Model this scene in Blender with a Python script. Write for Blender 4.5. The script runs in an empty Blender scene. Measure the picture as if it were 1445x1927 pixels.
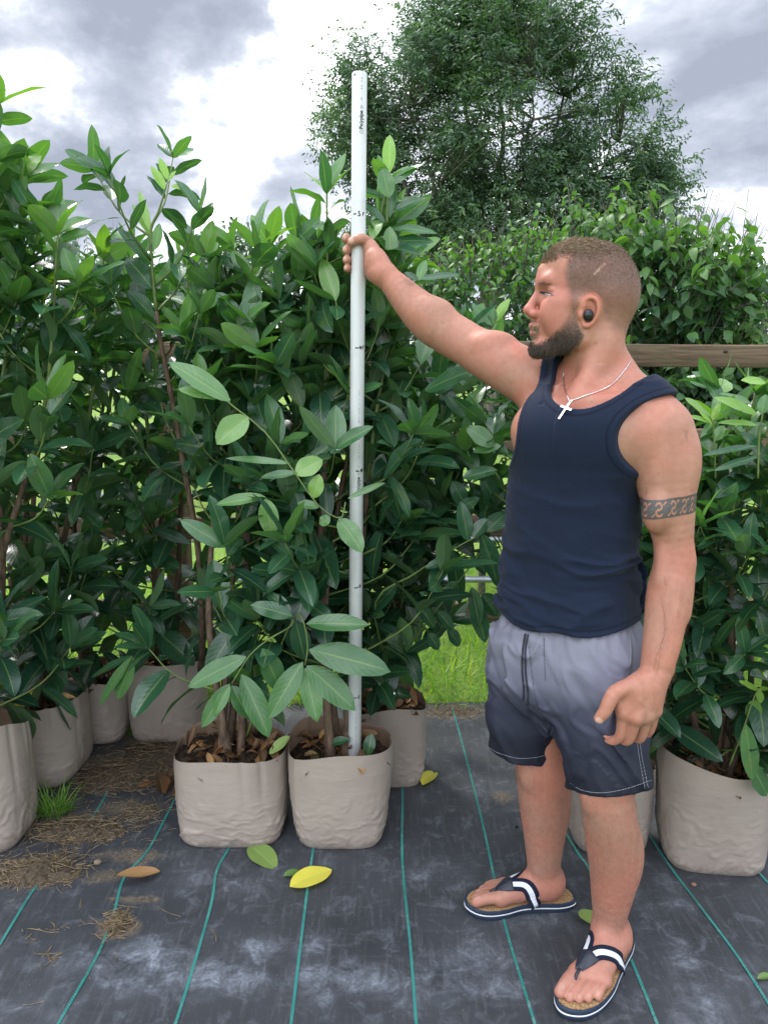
import bpy, math, random
import numpy as np
from mathutils import Vector

# ------------------------------------------------------------------ camera, world, sun, exposure
SC = bpy.context.scene
COL = SC.collection
R = math.radians
FOC, PITCH, CAMH = 1448.0, R(11.5), 1.50
cam_d = bpy.data.cameras.new('camera')
cam_d.sensor_fit = 'VERTICAL'
cam_d.sensor_height = 24.0
cam_d.lens = 24.0 * FOC / 1927.0
cam_d.clip_start = 0.05
cam_d.clip_end = 2000.0
CAM = bpy.data.objects.new('camera', cam_d)
COL.objects.link(CAM)
CAM.location = (0, 0, CAMH)
CAM.rotation_euler = (math.pi / 2 - PITCH, 0, 0)
SC.camera = CAM

SUN_EL, SUN_AZ = R(52), R(-32)          # azimuth from +Y towards +X
sd = bpy.data.lights.new('sun', 'SUN')
sd.energy = 2.0
sd.angle = R(12)
sd.color = (1.0, 0.96, 0.9)
SUN = bpy.data.objects.new('sun', sd)
COL.objects.link(SUN)
sv = Vector((math.sin(SUN_AZ) * math.cos(SUN_EL), math.cos(SUN_AZ) * math.cos(SUN_EL), math.sin(SUN_EL)))
SUN.rotation_euler = sv.to_track_quat('Z', 'Y').to_euler()
SUN.location = (0, 0, 20)

SC.view_settings.view_transform = 'Standard'
SC.view_settings.look = 'None'
SC.view_settings.gamma = 1.0
SC.view_settings.exposure = 0.85

ST, CT = math.sin(PITCH), math.cos(PITCH)


def ray(px, py):
    x = (px - 722.5) / FOC
    v = (py - 963.5) / FOC
    return np.array([x, CT - v * ST, -ST - v * CT])


def P(px, py, Y):
    d = ray(px, py)
    return np.array([0, 0, CAMH]) + d * (Y / d[1])


def G(px, py, z=0.0):
    d = ray(px, py)
    return np.array([0, 0, CAMH]) + d * ((z - CAMH) / d[2])


def depth(p):
    return p[1] * CT + (CAMH - p[2]) * ST


def mpp(p):
    return depth(p) / FOC


# ---- node helper
class NT:
    def __init__(self, tree):
        self.t = tree
        self.n = tree.nodes
        self.l = tree.links

    def add(self, kind, ins=None, **props):
        nd = self.n.new(kind)
        for k, v in props.items():
            setattr(nd, k, v)
        for k, v in (ins or {}).items():
            s = nd.inputs[k]
            if hasattr(v, 'is_output'):
                self.l.new(v, s)
            else:
                s.default_value = v
        return nd

    def m(self, op, a, b=0.0, c=0.0, clamp=False):
        nd = self.n.new('ShaderNodeMath')
        nd.operation = op
        nd.use_clamp = clamp
        for i, v in enumerate((a, b, c)):
            if hasattr(v, 'is_output'):
                self.l.new(v, nd.inputs[i])
            else:
                nd.inputs[i].default_value = v
        return nd.outputs[0]

    def vm(self, op, a, b=(0, 0, 0)):
        nd = self.n.new('ShaderNodeVectorMath')
        nd.operation = op
        for i, v in enumerate((a, b)):
            if hasattr(v, 'is_output'):
                self.l.new(v, nd.inputs[i])
            else:
                nd.inputs[i].default_value = v
        return nd.outputs['Value'] if op in ('DOT_PRODUCT', 'LENGTH', 'DISTANCE') else nd.outputs[0]

    def ramp(self, fac, stops, interp='LINEAR'):
        nd = self.n.new('ShaderNodeValToRGB')
        nd.color_ramp.interpolation = interp
        e = nd.color_ramp.elements
        while len(e) < len(stops):
            e.new(0.5)
        for el, (p, c) in zip(e, stops):
            el.position = p
            el.color = (c, c, c, 1) if not isinstance(c, tuple) else (c + (1,) if len(c) == 3 else c)
        self.l.new(fac, nd.inputs[0])
        return nd.outputs[0]

    def mix(self, fac, a, b, blend='MIX'):
        nd = self.n.new('ShaderNodeMix')
        nd.data_type = 'RGBA'
        nd.blend_type = blend
        for s, v in ((nd.inputs[0], fac), (nd.inputs[6], a), (nd.inputs[7], b)):
            if hasattr(v, 'is_output'):
                self.l.new(v, s)
            elif isinstance(v, tuple):
                s.default_value = v if len(v) == 4 else v + (1,)
            else:
                s.default_value = v
        return nd.outputs[2]

    def noise(self, vec, scale, detail=4, rough=0.55, dist=0.0, out=0):
        ins = {'Scale': scale, 'Detail': detail, 'Roughness': rough, 'Distortion': dist}
        if vec is not None:
            ins['Vector'] = vec
        return self.add('ShaderNodeTexNoise', ins).outputs[out]


W = bpy.data.worlds.new('World')
SC.world = W
W.use_nodes = True
w = NT(W.node_tree)
w.n.clear()
sky = w.add('ShaderNodeTexSky', sky_type='NISHITA', sun_disc=False, sun_elevation=SUN_EL, sun_rotation=SUN_AZ)
tc = w.add('ShaderNodeTexCoord').outputs['Generated']
sep = w.add('ShaderNodeSeparateXYZ', {0: tc})
zc = w.m('ADD', w.m('MAXIMUM', sep.outputs[2], 0.0), 0.28)
plan = w.add('ShaderNodeCombineXYZ', {0: w.m('DIVIDE', sep.outputs[0], zc), 1: w.m('DIVIDE', sep.outputs[1], zc), 2: 0.37}).outputs[0]
n1 = w.noise(plan, 1.9, 9, 0.56, 0.25)
n2 = w.noise(w.vm('ADD', plan, (3.1, 1.7, 0.4)), 5.5, 6, 0.6, 0.1)
dens = w.m('ADD', w.m('MULTIPLY', n1, 0.95), w.m('MULTIPLY_ADD', n2, 0.40, -0.175))


wn = w.n.new('ShaderNodeVectorMath')
wn.operation = 'SCALE'
w.l.new(w.vm('SUBTRACT', w.noise(tc, 4.5, 8, 0.62, 0, 1), (0.5, 0.5, 0.5)), wn.inputs[0])
wn.inputs['Scale'].default_value = 0.34
tw = w.vm('ADD', tc, wn.outputs[0])
# heavier cloud banks (+) and bright gaps (-), as directions on the sky dome
for (px, py, rad, amt) in [(330, 40, .22, .13), (440, 120, .10, .12), (140, 280, .13, .20), (250, 330, .10, .10), (640, 320, .08, .06),
                           (540, 70, .06, -.20), (570, 230, .09, -.16), (70, 130, .12, -.20), (400, 330, .12, -.18), (340, 150, .04, -.10), (240, 250, .05, -.1),
                           (1330, 80, .26, .10), (1370, 250, .12, .03), (1300, 300, .08, -.11), (1420, 420, .08, -.10), (480, 330, .07, -.10), (430, 430, .05, -.06)]:
    d = ray(px, py)
    d = tuple(d / np.linalg.norm(d))
    dist = w.vm('DISTANCE', tw, d)
    g = w.m('SUBTRACT', 1.0, w.m('DIVIDE', dist, rad), clamp=True)
    g = w.m('MULTIPLY', w.m('MULTIPLY', g, g), w.m('SUBTRACT', 3.0, w.m('MULTIPLY', g, 2.0)))
    dens = w.m('ADD', dens, w.m('MULTIPLY', g, amt))
cloud = w.ramp(dens, [(0.33, (2.1, 2.13, 2.2)), (0.41, (1.05, 1.08, 1.14)), (0.46, (0.72, 0.755, 0.83)), (0.53, (0.47, 0.505, 0.58)), (0.60, (0.365, 0.40, 0.475)), (0.72, (0.26, 0.29, 0.36))])
below = w.m('LESS_THAN', sep.outputs[2], -0.01)

cov = w.ramp(dens, [(0.28, 0.82), (0.36, 1.0)])
# unseen sky overhead and behind the camera brightened, added as frontal fill light
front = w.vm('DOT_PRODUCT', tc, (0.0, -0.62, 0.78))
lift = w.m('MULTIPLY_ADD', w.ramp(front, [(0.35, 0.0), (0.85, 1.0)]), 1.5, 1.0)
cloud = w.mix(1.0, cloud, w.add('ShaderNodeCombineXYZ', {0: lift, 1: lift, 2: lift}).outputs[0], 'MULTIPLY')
cloud = w.mix(below, cloud, (0.08, 0.10, 0.05))
bg1 = w.add('ShaderNodeBackground', {'Color': sky.outputs[0], 'Strength': 0.1})
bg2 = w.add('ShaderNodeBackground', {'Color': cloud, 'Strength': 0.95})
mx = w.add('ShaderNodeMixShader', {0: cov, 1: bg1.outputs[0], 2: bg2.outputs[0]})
wo = w.add('ShaderNodeOutputWorld', {0: mx.outputs[0]})

# ------------------------------------------------------------------ generic helpers
RNG = np.random.default_rng(7)


def nrmz(v):
    v = np.asarray(v, float)
    return v / np.maximum(np.linalg.norm(v, axis=-1, keepdims=True), 1e-9)


def _hash(i, j, k):
    i = i.astype(np.uint32)
    j = j.astype(np.uint32)
    k = k.astype(np.uint32)
    h = (i * np.uint32(374761393) + j * np.uint32(668265263) + k * np.uint32(2147483647 - 1274126177))
    h = (h ^ (h >> np.uint32(13))) * np.uint32(1274126177)
    h = h ^ (h >> np.uint32(16))
    return (h & np.uint32(0xffff)).astype(np.float32) / 65535.0


def vnoise(p):
    p = np.asarray(p, np.float64)
    f = np.floor(p)
    t = (p - f)
    t = t * t * (3 - 2 * t)
    i, j, k = (f[..., a].astype(np.int64) & 0xffffff for a in range(3))
    r = 0
    for a in (0, 1):
        wa = t[..., 0] if a else 1 - t[..., 0]
        for b in (0, 1):
            wb = t[..., 1] if b else 1 - t[..., 1]
            for c in (0, 1):
                wc = t[..., 2] if c else 1 - t[..., 2]
                r = r + wa * wb * wc * _hash(i + a, j + b, k + c)
    return r


def fbm(p, oct=4, gain=0.5):
    p = np.asarray(p, float)
    a, s, tot = 1.0, 0.0, 0.0
    for o in range(oct):
        s = s + a * vnoise(p * (2.0 ** o) + 17.3 * o)
        tot += a
        a *= gain
    return s / tot


def mesh_obj(name, verts, faces, mats, parent=None, smooth=True, uv=None, attrs=None, mat_idx=None, cols=None):
    """faces: (n,k) int array or list of such arrays. uv: per-vertex (n,2). attrs: {name: per-vertex float}."""
    me = bpy.data.meshes.new(name)
    verts = np.asarray(verts, np.float32)
    fl = faces if isinstance(faces, list) else [faces]
    fl = [np.asarray(f, np.int32) for f in fl if len(f)]
    loops = np.concatenate([f.ravel() for f in fl])
    tot = np.concatenate([np.full(len(f), f.shape[1], np.int32) for f in fl])
    start = np.concatenate([[0], np.cumsum(tot)[:-1]]).astype(np.int32)
    me.vertices.add(len(verts))
    me.vertices.foreach_set('co', verts.ravel())
    me.loops.add(len(loops))
    me.loops.foreach_set('vertex_index', loops)
    me.polygons.add(len(tot))
    me.polygons.foreach_set('loop_start', start)
    me.polygons.foreach_set('loop_total', tot)
    if mat_idx is not None:
        me.polygons.foreach_set('material_index', np.asarray(mat_idx, np.int32))
    me.polygons.foreach_set('use_smooth', np.full(len(tot), bool(smooth)))
    if uv is not None:
        l = me.uv_layers.new(name='uv')
        l.data.foreach_set('uv', np.asarray(uv, np.float32)[loops].ravel())
    for k, v in (attrs or {}).items():
        a = me.attributes.new(k, 'FLOAT', 'POINT')
        a.data.foreach_set('value', np.asarray(v, np.float32))
    if cols is not None:
        a = me.attributes.new('pig', 'FLOAT_COLOR', 'POINT')
        c4 = np.ones((len(verts), 4), np.float32)
        c4[:, :3] = cols
        a.data.foreach_set('color', c4.ravel())
    me.update(calc_edges=True)
    me.validate()
    for mt in (mats if isinstance(mats, (list, tuple)) else [mats]):
        me.materials.append(mt)
    o = bpy.data.objects.new(name, me)
    COL.objects.link(o)
    if parent is not None:
        o.parent = parent
        if parent.parent is None and parent.type == 'EMPTY':
            o.location = -parent.location
    return o


def tag(o, label=None, cat=None, group=None, kind=None):
    if label:
        o['label'] = label
    if cat:
        o['category'] = cat
    if group:
        o['group'] = group
    if kind:
        o['kind'] = kind
    return o


def empty(name, loc, label, cat, group=None):
    o = bpy.data.objects.new(name, None)
    COL.objects.link(o)
    o.location = tuple(float(a) for a in loc)
    o.empty_display_size = 0.1
    return tag(o, label, cat, group)


class MB:
    """collects vertices and quads/tris of one mesh"""

    def __init__(self):
        self.v, self.f, self.uv, self.at, self.n, self.mi = [], {}, [], {}, 0, {}

    def add(self, v, faces, uv=None, mi=0, **at):
        v = np.asarray(v, float).reshape(-1, 3)
        for f in (faces if isinstance(faces, list) else [faces]):
            f = np.asarray(f, np.int64)
            if len(f):
                self.f.setdefault(f.shape[1], []).append(f + self.n)
                self.mi.setdefault(f.shape[1], []).append(np.full(len(f), mi))
        self.v.append(v)
        self.uv.append(np.zeros((len(v), 2)) if uv is None else np.asarray(uv, float).reshape(-1, 2))
        for k, a in at.items():
            self.at.setdefault(k, []).append(np.broadcast_to(np.asarray(a, float), (len(v),)))
        self.n += len(v)

    def build(self, name, mats, parent=None, smooth=True):
        ks = sorted(self.f)
        return mesh_obj(name, np.concatenate(self.v), [np.concatenate(self.f[k]) for k in ks], mats, parent, smooth,
                        np.concatenate(self.uv), {k: np.concatenate(a) for k, a in self.at.items()},
                        np.concatenate([np.concatenate(self.mi[k]) for k in ks]))


def spline(pts, n):
    """Catmull-Rom through pts (m,k) resampled at n points"""
    p = np.asarray(pts, float)
    if len(p) < 3:
        t = np.linspace(0, 1, n)[:, None]
        return p[0] * (1 - t) + p[-1] * t
    q = np.concatenate([[2 * p[0] - p[1]], p, [2 * p[-1] - p[-2]]])
    t = np.linspace(0, len(p) - 1, n)
    i = np.minimum(t.astype(int), len(p) - 2)
    u = (t - i)[:, None]
    a, b, c, d = q[i], q[i + 1], q[i + 2], q[i + 3]
    return 0.5 * (2 * b + (c - a) * u + (2 * a - 5 * b + 4 * c - d) * u ** 2 + (3 * b - a - 3 * c + d) * u ** 3)


def tube_geo(path, rad, sides=7, cap=True):
    path = np.asarray(path, float)
    n = len(path)
    rad = np.broadcast_to(np.asarray(rad, float), (n,))
    tan = nrmz(np.gradient(path, axis=0))
    ref = np.array([0, 0, 1.0]) if abs(tan[0, 2]) < 0.9 else np.array([1.0, 0, 0])
    nn = np.zeros_like(path)
    v = nrmz(ref - tan[0] * (ref @ tan[0]))
    for i in range(n):
        v = v - tan[i] * (v @ tan[i])
        v = v / max(np.linalg.norm(v), 1e-9)
        nn[i] = v
    bb = np.cross(tan, nn)
    a = np.linspace(0, 2 * np.pi, sides, endpoint=False)
    ring = path[:, None] + rad[:, None, None] * (np.cos(a)[None, :, None] * nn[:, None] + np.sin(a)[None, :, None] * bb[:, None])
    idx = np.arange(n * sides).reshape(n, sides)
    q = np.stack([idx[:-1], np.roll(idx, -1, 1)[:-1], np.roll(idx, -1, 1)[1:], idx[1:]], -1).reshape(-1, 4)
    uv = np.stack([np.tile(a / (2 * np.pi), n), np.repeat(np.linspace(0, 1, n), sides)], -1)
    V = ring.reshape(-1, 3)
    F = [q]
    if cap:
        V = np.concatenate([V, path[:1], path[-1:]])
        c0, c1 = n * sides, n * sides + 1
        i0, i1 = idx[0], idx[-1]
        F.append(np.concatenate([np.stack([np.roll(i0, -1), i0, np.full(sides, c0)], -1), np.stack([i1, np.roll(i1, -1), np.full(sides, c1)], -1)]))
        uv = np.concatenate([uv, [[0, 0], [0, 1]]])
    return V, F, uv


def grid_faces(nu, nv, wrap=False):
    idx = np.arange(nu * nv).reshape(nu, nv)
    if wrap:
        j = np.roll(idx, -1, 1)
        return np.stack([idx[:-1], j[:-1], j[1:], idx[1:]], -1).reshape(-1, 4)
    return np.stack([idx[:-1, :-1], idx[:-1, 1:], idx[1:, 1:], idx[1:, :-1]], -1).reshape(-1, 4)


def box_geo(c, s, rot=None):
    v = np.array([[x, y, z] for x in (-.5, .5) for y in (-.5, .5) for z in (-.5, .5)]) * np.asarray(s)
    if rot is not None:
        v = v @ np.asarray(rot).T
    f = np.array([[0, 1, 3, 2], [4, 6, 7, 5], [0, 4, 5, 1], [2, 3, 7, 6], [0, 2, 6, 4], [1, 5, 7, 3]])
    return v + np.asarray(c), f


def leaf_batch(mb, base, dirn, nrm, L, Wd, bend, fold, tint, ns=9, nt=5, prof='laurel', wave=0.0, twist=None):
    """many leaves at once; N leaves of ns x nt vertices"""
    base = np.asarray(base, float).reshape(-1, 3)
    N = len(base)
    if N == 0:
        return
    d = nrmz(dirn)
    n = nrmz(np.asarray(nrm, float) - d * np.sum(np.asarray(nrm) * d, -1, keepdims=True))
    sd = np.cross(d, n)
    L, Wd, bend, fold, tint = (np.broadcast_to(np.asarray(a, float), (N,)) for a in (L, Wd, bend, fold, tint))
    s = np.linspace(0, 1, ns)
    if prof == 'laurel':
        wp = np.sin(np.pi * s ** 0.92) ** 0.68
        wp[0] = 0.05
        wp[-1] = 0.0
    elif prof == 'ovate':
        wp = np.sin(np.pi * s ** 0.7) ** 0.9
        wp[0] = 0.08
    else:
        wp = np.sin(np.pi * s) ** 0.9
    t = np.linspace(-1, 1, nt)
    th = -bend[:, None] * s[None] ** 1.2
    ds = 1.0 / (ns - 1)
    cx = np.concatenate([np.zeros((N, 1)), np.cumsum(np.cos(0.5 * (th[:, 1:] + th[:, :-1])), 1) * ds], 1)
    cz = np.concatenate([np.zeros((N, 1)), np.cumsum(np.sin(0.5 * (th[:, 1:] + th[:, :-1])), 1) * ds], 1)
    ctr = base[:, None] + L[:, None, None] * (cx[..., None] * d[:, None] + cz[..., None] * n[:, None])
    nl = -np.sin(th)[..., None] * d[:, None] + np.cos(th)[..., None] * n[:, None]
    off = t[None, None, :] * (Wd[:, None] * 0.5 * wp[None])[..., None]
    ph = RNG.uniform(0, 6.28, N)
    lift = np.abs(off) * np.sin(fold)[:, None, None] + wave * Wd[:, None, None] * (np.abs(t) ** 2)[None, None] * np.sin(s[None, :, None] * 14 + ph[:, None, None] + (t > 0)[None, None] * 2)
    V = ctr[:, :, None] + off[..., None] * np.cos(fold)[:, None, None, None] * sd[:, None, None] + lift[..., None] * nl[:, :, None]
    K = ns * nt
    gf = grid_faces(ns, nt)
    F = (gf[None] + (np.arange(N) * K)[:, None, None]).reshape(-1, 4)
    uv = np.stack(np.broadcast_arrays(t[None, None, :] * 0.5 + 0.5, s[None, :, None] + 0 * base[:, :1, None]), -1).reshape(-1, 2)
    mb.add(V.reshape(-1, 3), F, uv, tint=np.repeat(tint, K))


# ------------------------------------------------------------------ materials
def new_mat(name):
    m = bpy.data.materials.new(name)
    m.use_nodes = True
    t = NT(m.node_tree)
    t.n.clear()
    out = t.add('ShaderNodeOutputMaterial')
    return m, t, out


def pbr(t, out, color, rough=0.6, spec=0.5, bump=None, bstr=0.3, bdist=0.002, **kw):
    b = t.add('ShaderNodeBsdfPrincipled')
    for k, v in (('Base Color', color), ('Roughness', rough), ('Specular IOR Level', spec)) + tuple(kw.items()):
        s = b.inputs[k]
        if hasattr(v, 'is_output'):
            t.l.new(v, s)
        elif isinstance(v, tuple):
            s.default_value = v if len(v) == 4 or k == 'Subsurface Radius' else v + (1,)
        else:
            s.default_value = v
    if bump is not None:
        bn = t.add('ShaderNodeBump', {'Height': bump, 'Strength': bstr, 'Distance': bdist})
        t.l.new(bn.outputs[0], b.inputs['Normal'])
    t.l.new(b.outputs[0], out.inputs[0])
    return b


def simple_mat(name, color, rough=0.6, spec=0.5, var=0.0, scale=30.0, bstr=0.0, bscale=200.0, **kw):
    m, t, out = new_mat(name)
    tc = t.add('ShaderNodeTexCoord').outputs['Object']
    c = color
    if var > 0:
        nz = t.noise(tc, scale, 5)
        f = t.ramp(nz, [(0.3, 0.0), (0.7, 1.0)])
        c = t.mix(f, tuple(a * (1 - var) for a in color), tuple(min(a * (1 + var), 1) for a in color))
    bp = t.noise(tc, bscale, 4) if bstr > 0 else None
    pbr(t, out, c, rough, spec, bp, bstr, **kw)
    return m


def leaf_mat(name, stops, rough=0.34, trans=0.28, veins=True, under=(0.10, 0.17, 0.07), spec=0.5, tmul=(1.6, 1.9, 0.5)):
    """stops: colour ramp over the per-leaf 'tint' attribute (age of the leaf)"""
    m, t, out = new_mat(name)
    at = t.add('ShaderNodeAttribute', attribute_name='tint')
    tc = t.add('ShaderNodeTexCoord')
    nz = t.noise(tc.outputs['Object'], 22.0, 3)
    tn = t.m('ADD', at.outputs['Fac'], t.m('MULTIPLY', t.m('SUBTRACT', nz, 0.5), 0.12))
    col = t.ramp(tn, stops)
    bump = None
    if veins:
        uv = t.add('ShaderNodeSeparateXYZ', {0: t.add('ShaderNodeUVMap', uv_map='uv').outputs[0]})
        au = t.m('ABSOLUTE', t.m('SUBTRACT', t.m('MULTIPLY', uv.outputs[0], 2.0), 1.0))
        mid = t.ramp(au, [(0.0, 1.0), (0.035, 0.85), (0.085, 0.0)])
        ph = t.m('FRACT', t.m('SUBTRACT', t.m('MULTIPLY', uv.outputs[1], 9.0), t.m('MULTIPLY', au, 2.3)))
        v = t.m('ABSOLUTE', t.m('SUBTRACT', ph, 0.5))
        vein = t.ramp(v, [(0.0, 1.0), (0.07, 0.0)])
        puff = t.m('SINE', t.m('MULTIPLY', ph, math.pi))
        col = t.mix(t.m('MULTIPLY', mid, 0.65), col, t.mix(0.5, col, (0.36, 0.48, 0.14)))
        col = t.mix(t.m('MULTIPLY', vein, 0.08), col, (0.3, 0.42, 0.14))
        bump = t.m('ADD', t.m('MULTIPLY', puff, 0.6), t.m('MULTIPLY', mid, -0.8))
    if veins:
        sp = t.ramp(t.noise(tc.outputs['Object'], 75, 2, 0.5), [(0.735, 0.0), (0.765, 1.0)])
        col = t.mix(t.m('MULTIPLY', sp, 0.75), col, (0.10, 0.055, 0.02))
        yl = t.ramp(t.noise(tc.outputs['Object'], 11, 3, 0.5), [(0.60, 0.0), (0.78, 1.0)])
        col = t.mix(t.m('MULTIPLY', yl, 0.35), col, (0.16, 0.22, 0.04))
    geo = t.add('ShaderNodeNewGeometry')
    c2 = t.mix(geo.outputs['Backfacing'], col, t.mix(0.55, col, under))
    rg = t.m('ADD', t.m('MULTIPLY', t.noise(tc.outputs['Object'], 9.0, 2), 0.16), rough - 0.08)
    rg = t.m('ADD', rg, t.m('MULTIPLY', geo.outputs['Backfacing'], 0.25))
    b = pbr(t, out, c2, rg, spec, bump, 0.12, 0.003)
    tl = t.add('ShaderNodeBsdfTranslucent', {'Color': t.mix(1.0, col, tmul + (1,), 'MULTIPLY')})
    ms = t.add('ShaderNodeMixShader', {0: trans, 1: b.outputs[0], 2: tl.outputs[0]})
    t.l.new(ms.outputs[0], out.inputs[0])
    return m


M = {}
M['laurel'] = leaf_mat('laurel_leaf', [(0.0, (0.016, 0.060, 0.036)), (0.4, (0.034, 0.112, 0.050)), (0.7, (0.095, 0.22, 0.066)), (1.0, (0.21, 0.38, 0.06))], rough=0.27, spec=0.7)
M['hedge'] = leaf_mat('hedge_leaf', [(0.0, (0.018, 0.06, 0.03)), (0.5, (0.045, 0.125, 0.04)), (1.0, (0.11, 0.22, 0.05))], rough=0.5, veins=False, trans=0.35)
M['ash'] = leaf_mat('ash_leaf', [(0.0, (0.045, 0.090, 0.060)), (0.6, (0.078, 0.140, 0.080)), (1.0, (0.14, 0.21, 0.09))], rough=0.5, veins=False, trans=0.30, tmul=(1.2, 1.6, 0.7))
M['grass'] = leaf_mat('grass_blade', [(0.0, (0.08, 0.19, 0.025)), (0.6, (0.19, 0.36, 0.04)), (1.0, (0.40, 0.44, 0.11))], rough=0.5, veins=False, trans=0.4)
M['dead'] = leaf_mat('dead_leaf', [(0.0, (0.045, 0.022, 0.012)), (0.5, (0.17, 0.075, 0.03)), (1.0, (0.36, 0.20, 0.08))], rough=0.55, trans=0.1, under=(0.28, 0.17, 0.10), tmul=(1, .8, .5))
M['yellow'] = leaf_mat('yellow_leaf', [(0.0, (0.55, 0.50, 0.05)), (1.0, (0.74, 0.66, 0.09))], rough=0.45, trans=0.15, under=(0.6, 0.55, 0.12))
M['fallgreen'] = leaf_mat('fallen_green_leaf', [(0.0, (0.10, 0.19, 0.04)), (1.0, (0.24, 0.34, 0.09))], rough=0.45, trans=0.15, under=(0.27, 0.36, 0.12))
M['straw'] = simple_mat('straw', (0.20, 0.15, 0.09), 0.85, 0.2, 0.65, 60)


def bark_mat(name, c0, c1, scale=60):
    m, t, out = new_mat(name)
    tc = t.add('ShaderNodeTexCoord').outputs['Object']
    mp = t.add('ShaderNodeMapping', {'Vector': tc, 'Scale': (1, 1, 0.35)}).outputs[0]
    nz = t.noise(mp, scale, 6, 0.65)
    pbr(t, out, t.mix(t.ramp(nz, [(0.35, 0.0), (0.65, 1.0)]), c0, c1), 0.8, 0.25, nz, 0.6, 0.004)
    return m


M['stem'] = bark_mat('laurel_stem', (0.055, 0.036, 0.026), (0.17, 0.115, 0.08))
M['twig'] = simple_mat('green_twig', (0.12, 0.17, 0.05), 0.5, 0.4, 0.35, 25)
M['bark'] = bark_mat('ash_bark', (0.05, 0.05, 0.04), (0.16, 0.15, 0.12), 8)

# ------------------------------------------------------------------ ground
def hz(x, y):
    x = np.asarray(x, float)
    y = np.asarray(y, float)
    p = np.stack([x * 2.2, y * 2.2, 0 * x], -1)
    q = np.stack([x * 9 + 4, y * 3.0, 0 * x + 5], -1)
    return 0.022 * (fbm(p, 3) - 0.5) + 0.006 * (fbm(q, 3) - 0.5)


m, t, out = new_mat('field_ground')
tc_ = t.add('ShaderNodeTexCoord').outputs['Object']
a_ = t.noise(tc_, 1.4, 6, 0.6)
b_ = t.noise(tc_, 30, 4, 0.6)
c_ = t.mix(t.ramp(a_, [(0.35, 0.0), (0.65, 1.0)]), (0.11, 0.22, 0.035), (0.22, 0.33, 0.06))
c_ = t.mix(t.ramp(b_, [(0.45, 0.0), (0.75, 0.7)]), c_, (0.12, 0.09, 0.05))
pbr(t, out, c_, 0.9, 0.2, b_, 0.8, 0.03)
M['field'] = m
g = mesh_obj('ground', [(-300, -60, -.03), (300, -60, -.03), (300, 600, -.03), (-300, 600, -.03)], np.array([[0, 1, 2, 3]]), M['field'])
tag(g, kind='structure')

# woven black weed membrane: a gently rippled sheet, its woven green marker lines in the same mesh
X0, X1, Y0, Y1 = -3.2, 3.2, 0.5, 3.16
nx, ny = 400, 180
gx, gy = np.meshgrid(np.linspace(X0, X1, nx), np.linspace(Y0, Y1, ny), indexing='ij')
edge = 0.03 * (fbm(np.stack([gx * 5, 0 * gx, 0 * gx], -1), 3) - .5) * (gy > 3.1)
gz = hz(gx, gy)
mb = MB()
pts = np.stack([gx, gy + edge, gz], -1).reshape(-1, 3)


def seg_d(p, a, b):
    a = np.asarray(a)[:2]
    b = np.asarray(b)[:2]
    ab = b - a
    tt = np.clip(((p[:, :2] - a) @ ab) / (ab @ ab), 0, 1)
    return np.linalg.norm(p[:, :2] - a - tt[:, None] * ab, axis=1)


def gblob(p, px, py, rx, ry=None, rot=0.0):
    c = G(px, py)
    d = p[:, :2] - c[:2]
    ca, sa = math.cos(rot), math.sin(rot)
    u = d[:, 0] * ca + d[:, 1] * sa
    v = -d[:, 0] * sa + d[:, 1] * ca
    return np.exp(-(u / rx) ** 2 - (v / (ry or rx)) ** 2)


scuff = np.zeros(len(pts))
for (px, py, rx, ry, a) in [(270, 1800, .10, .06, .9), (400, 1830, .12, .05, .9), (330, 1840, .16, .06, .6), (490, 1785, .05, .04, .7), (160, 1810, .08, .04, .6),
                            (640, 1830, .10, .04, .9), (580, 1780, .05, .04, .5), (700, 1850, .07, .03, .7), (820, 1850, .10, .06, .5), (900, 1800, .08, .06, .6),
                            (930, 1850, .07, .05, .5), (600, 1870, .05, .03, .6), (360, 1650, .07, .07, .3), (1290, 1820, .03, .10, .7), (1330, 1900, .06, .08, .5),
                            (1240, 1700, .10, .04, .35), (1000, 1730, .10, .04, .35), (820, 1640, .12, .06, .28), (1420, 1840, .06, .05, .5), (940, 1500, .14, .12, .3),
                            (1180, 1760, .06, .04, .4), (80, 1900, .1, .05, .3), (460, 1660, .1, .05, .3)]:
    scuff = np.maximum(scuff, a * gblob(pts, px, py, rx, ry))
dirt = np.zeros(len(pts))
for (px, py, rx, ry, a) in [(150, 1560, .16, .10, 1.0), (70, 1640, .14, .09, 1.0), (220, 1450, .22, .15, 1.0), (250, 1520, .15, .08, .8), (240, 1610, .14, .05, .8),
                            (255, 1690, .10, .02, 1.0), (225, 1745, .07, .05, 1.1), (300, 1400, .2, .15, .9), (330, 1320, .4, .2, .8), (850, 1345, .18, .05, 1.0),
                            (945, 1500, .05, .05, .9), (180, 1380, .3, .1, .9), (100, 1700, .05, .04, .5), (200, 1650, .10, .05, .7)]:
    dirt = np.maximum(dirt, a * gblob(pts, px, py, rx, ry))
mb.add(pts, grid_faces(nx, ny), np.stack([gx, gy], -1).reshape(-1, 2), 0, scuff=scuff, dirt=dirt)
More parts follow.
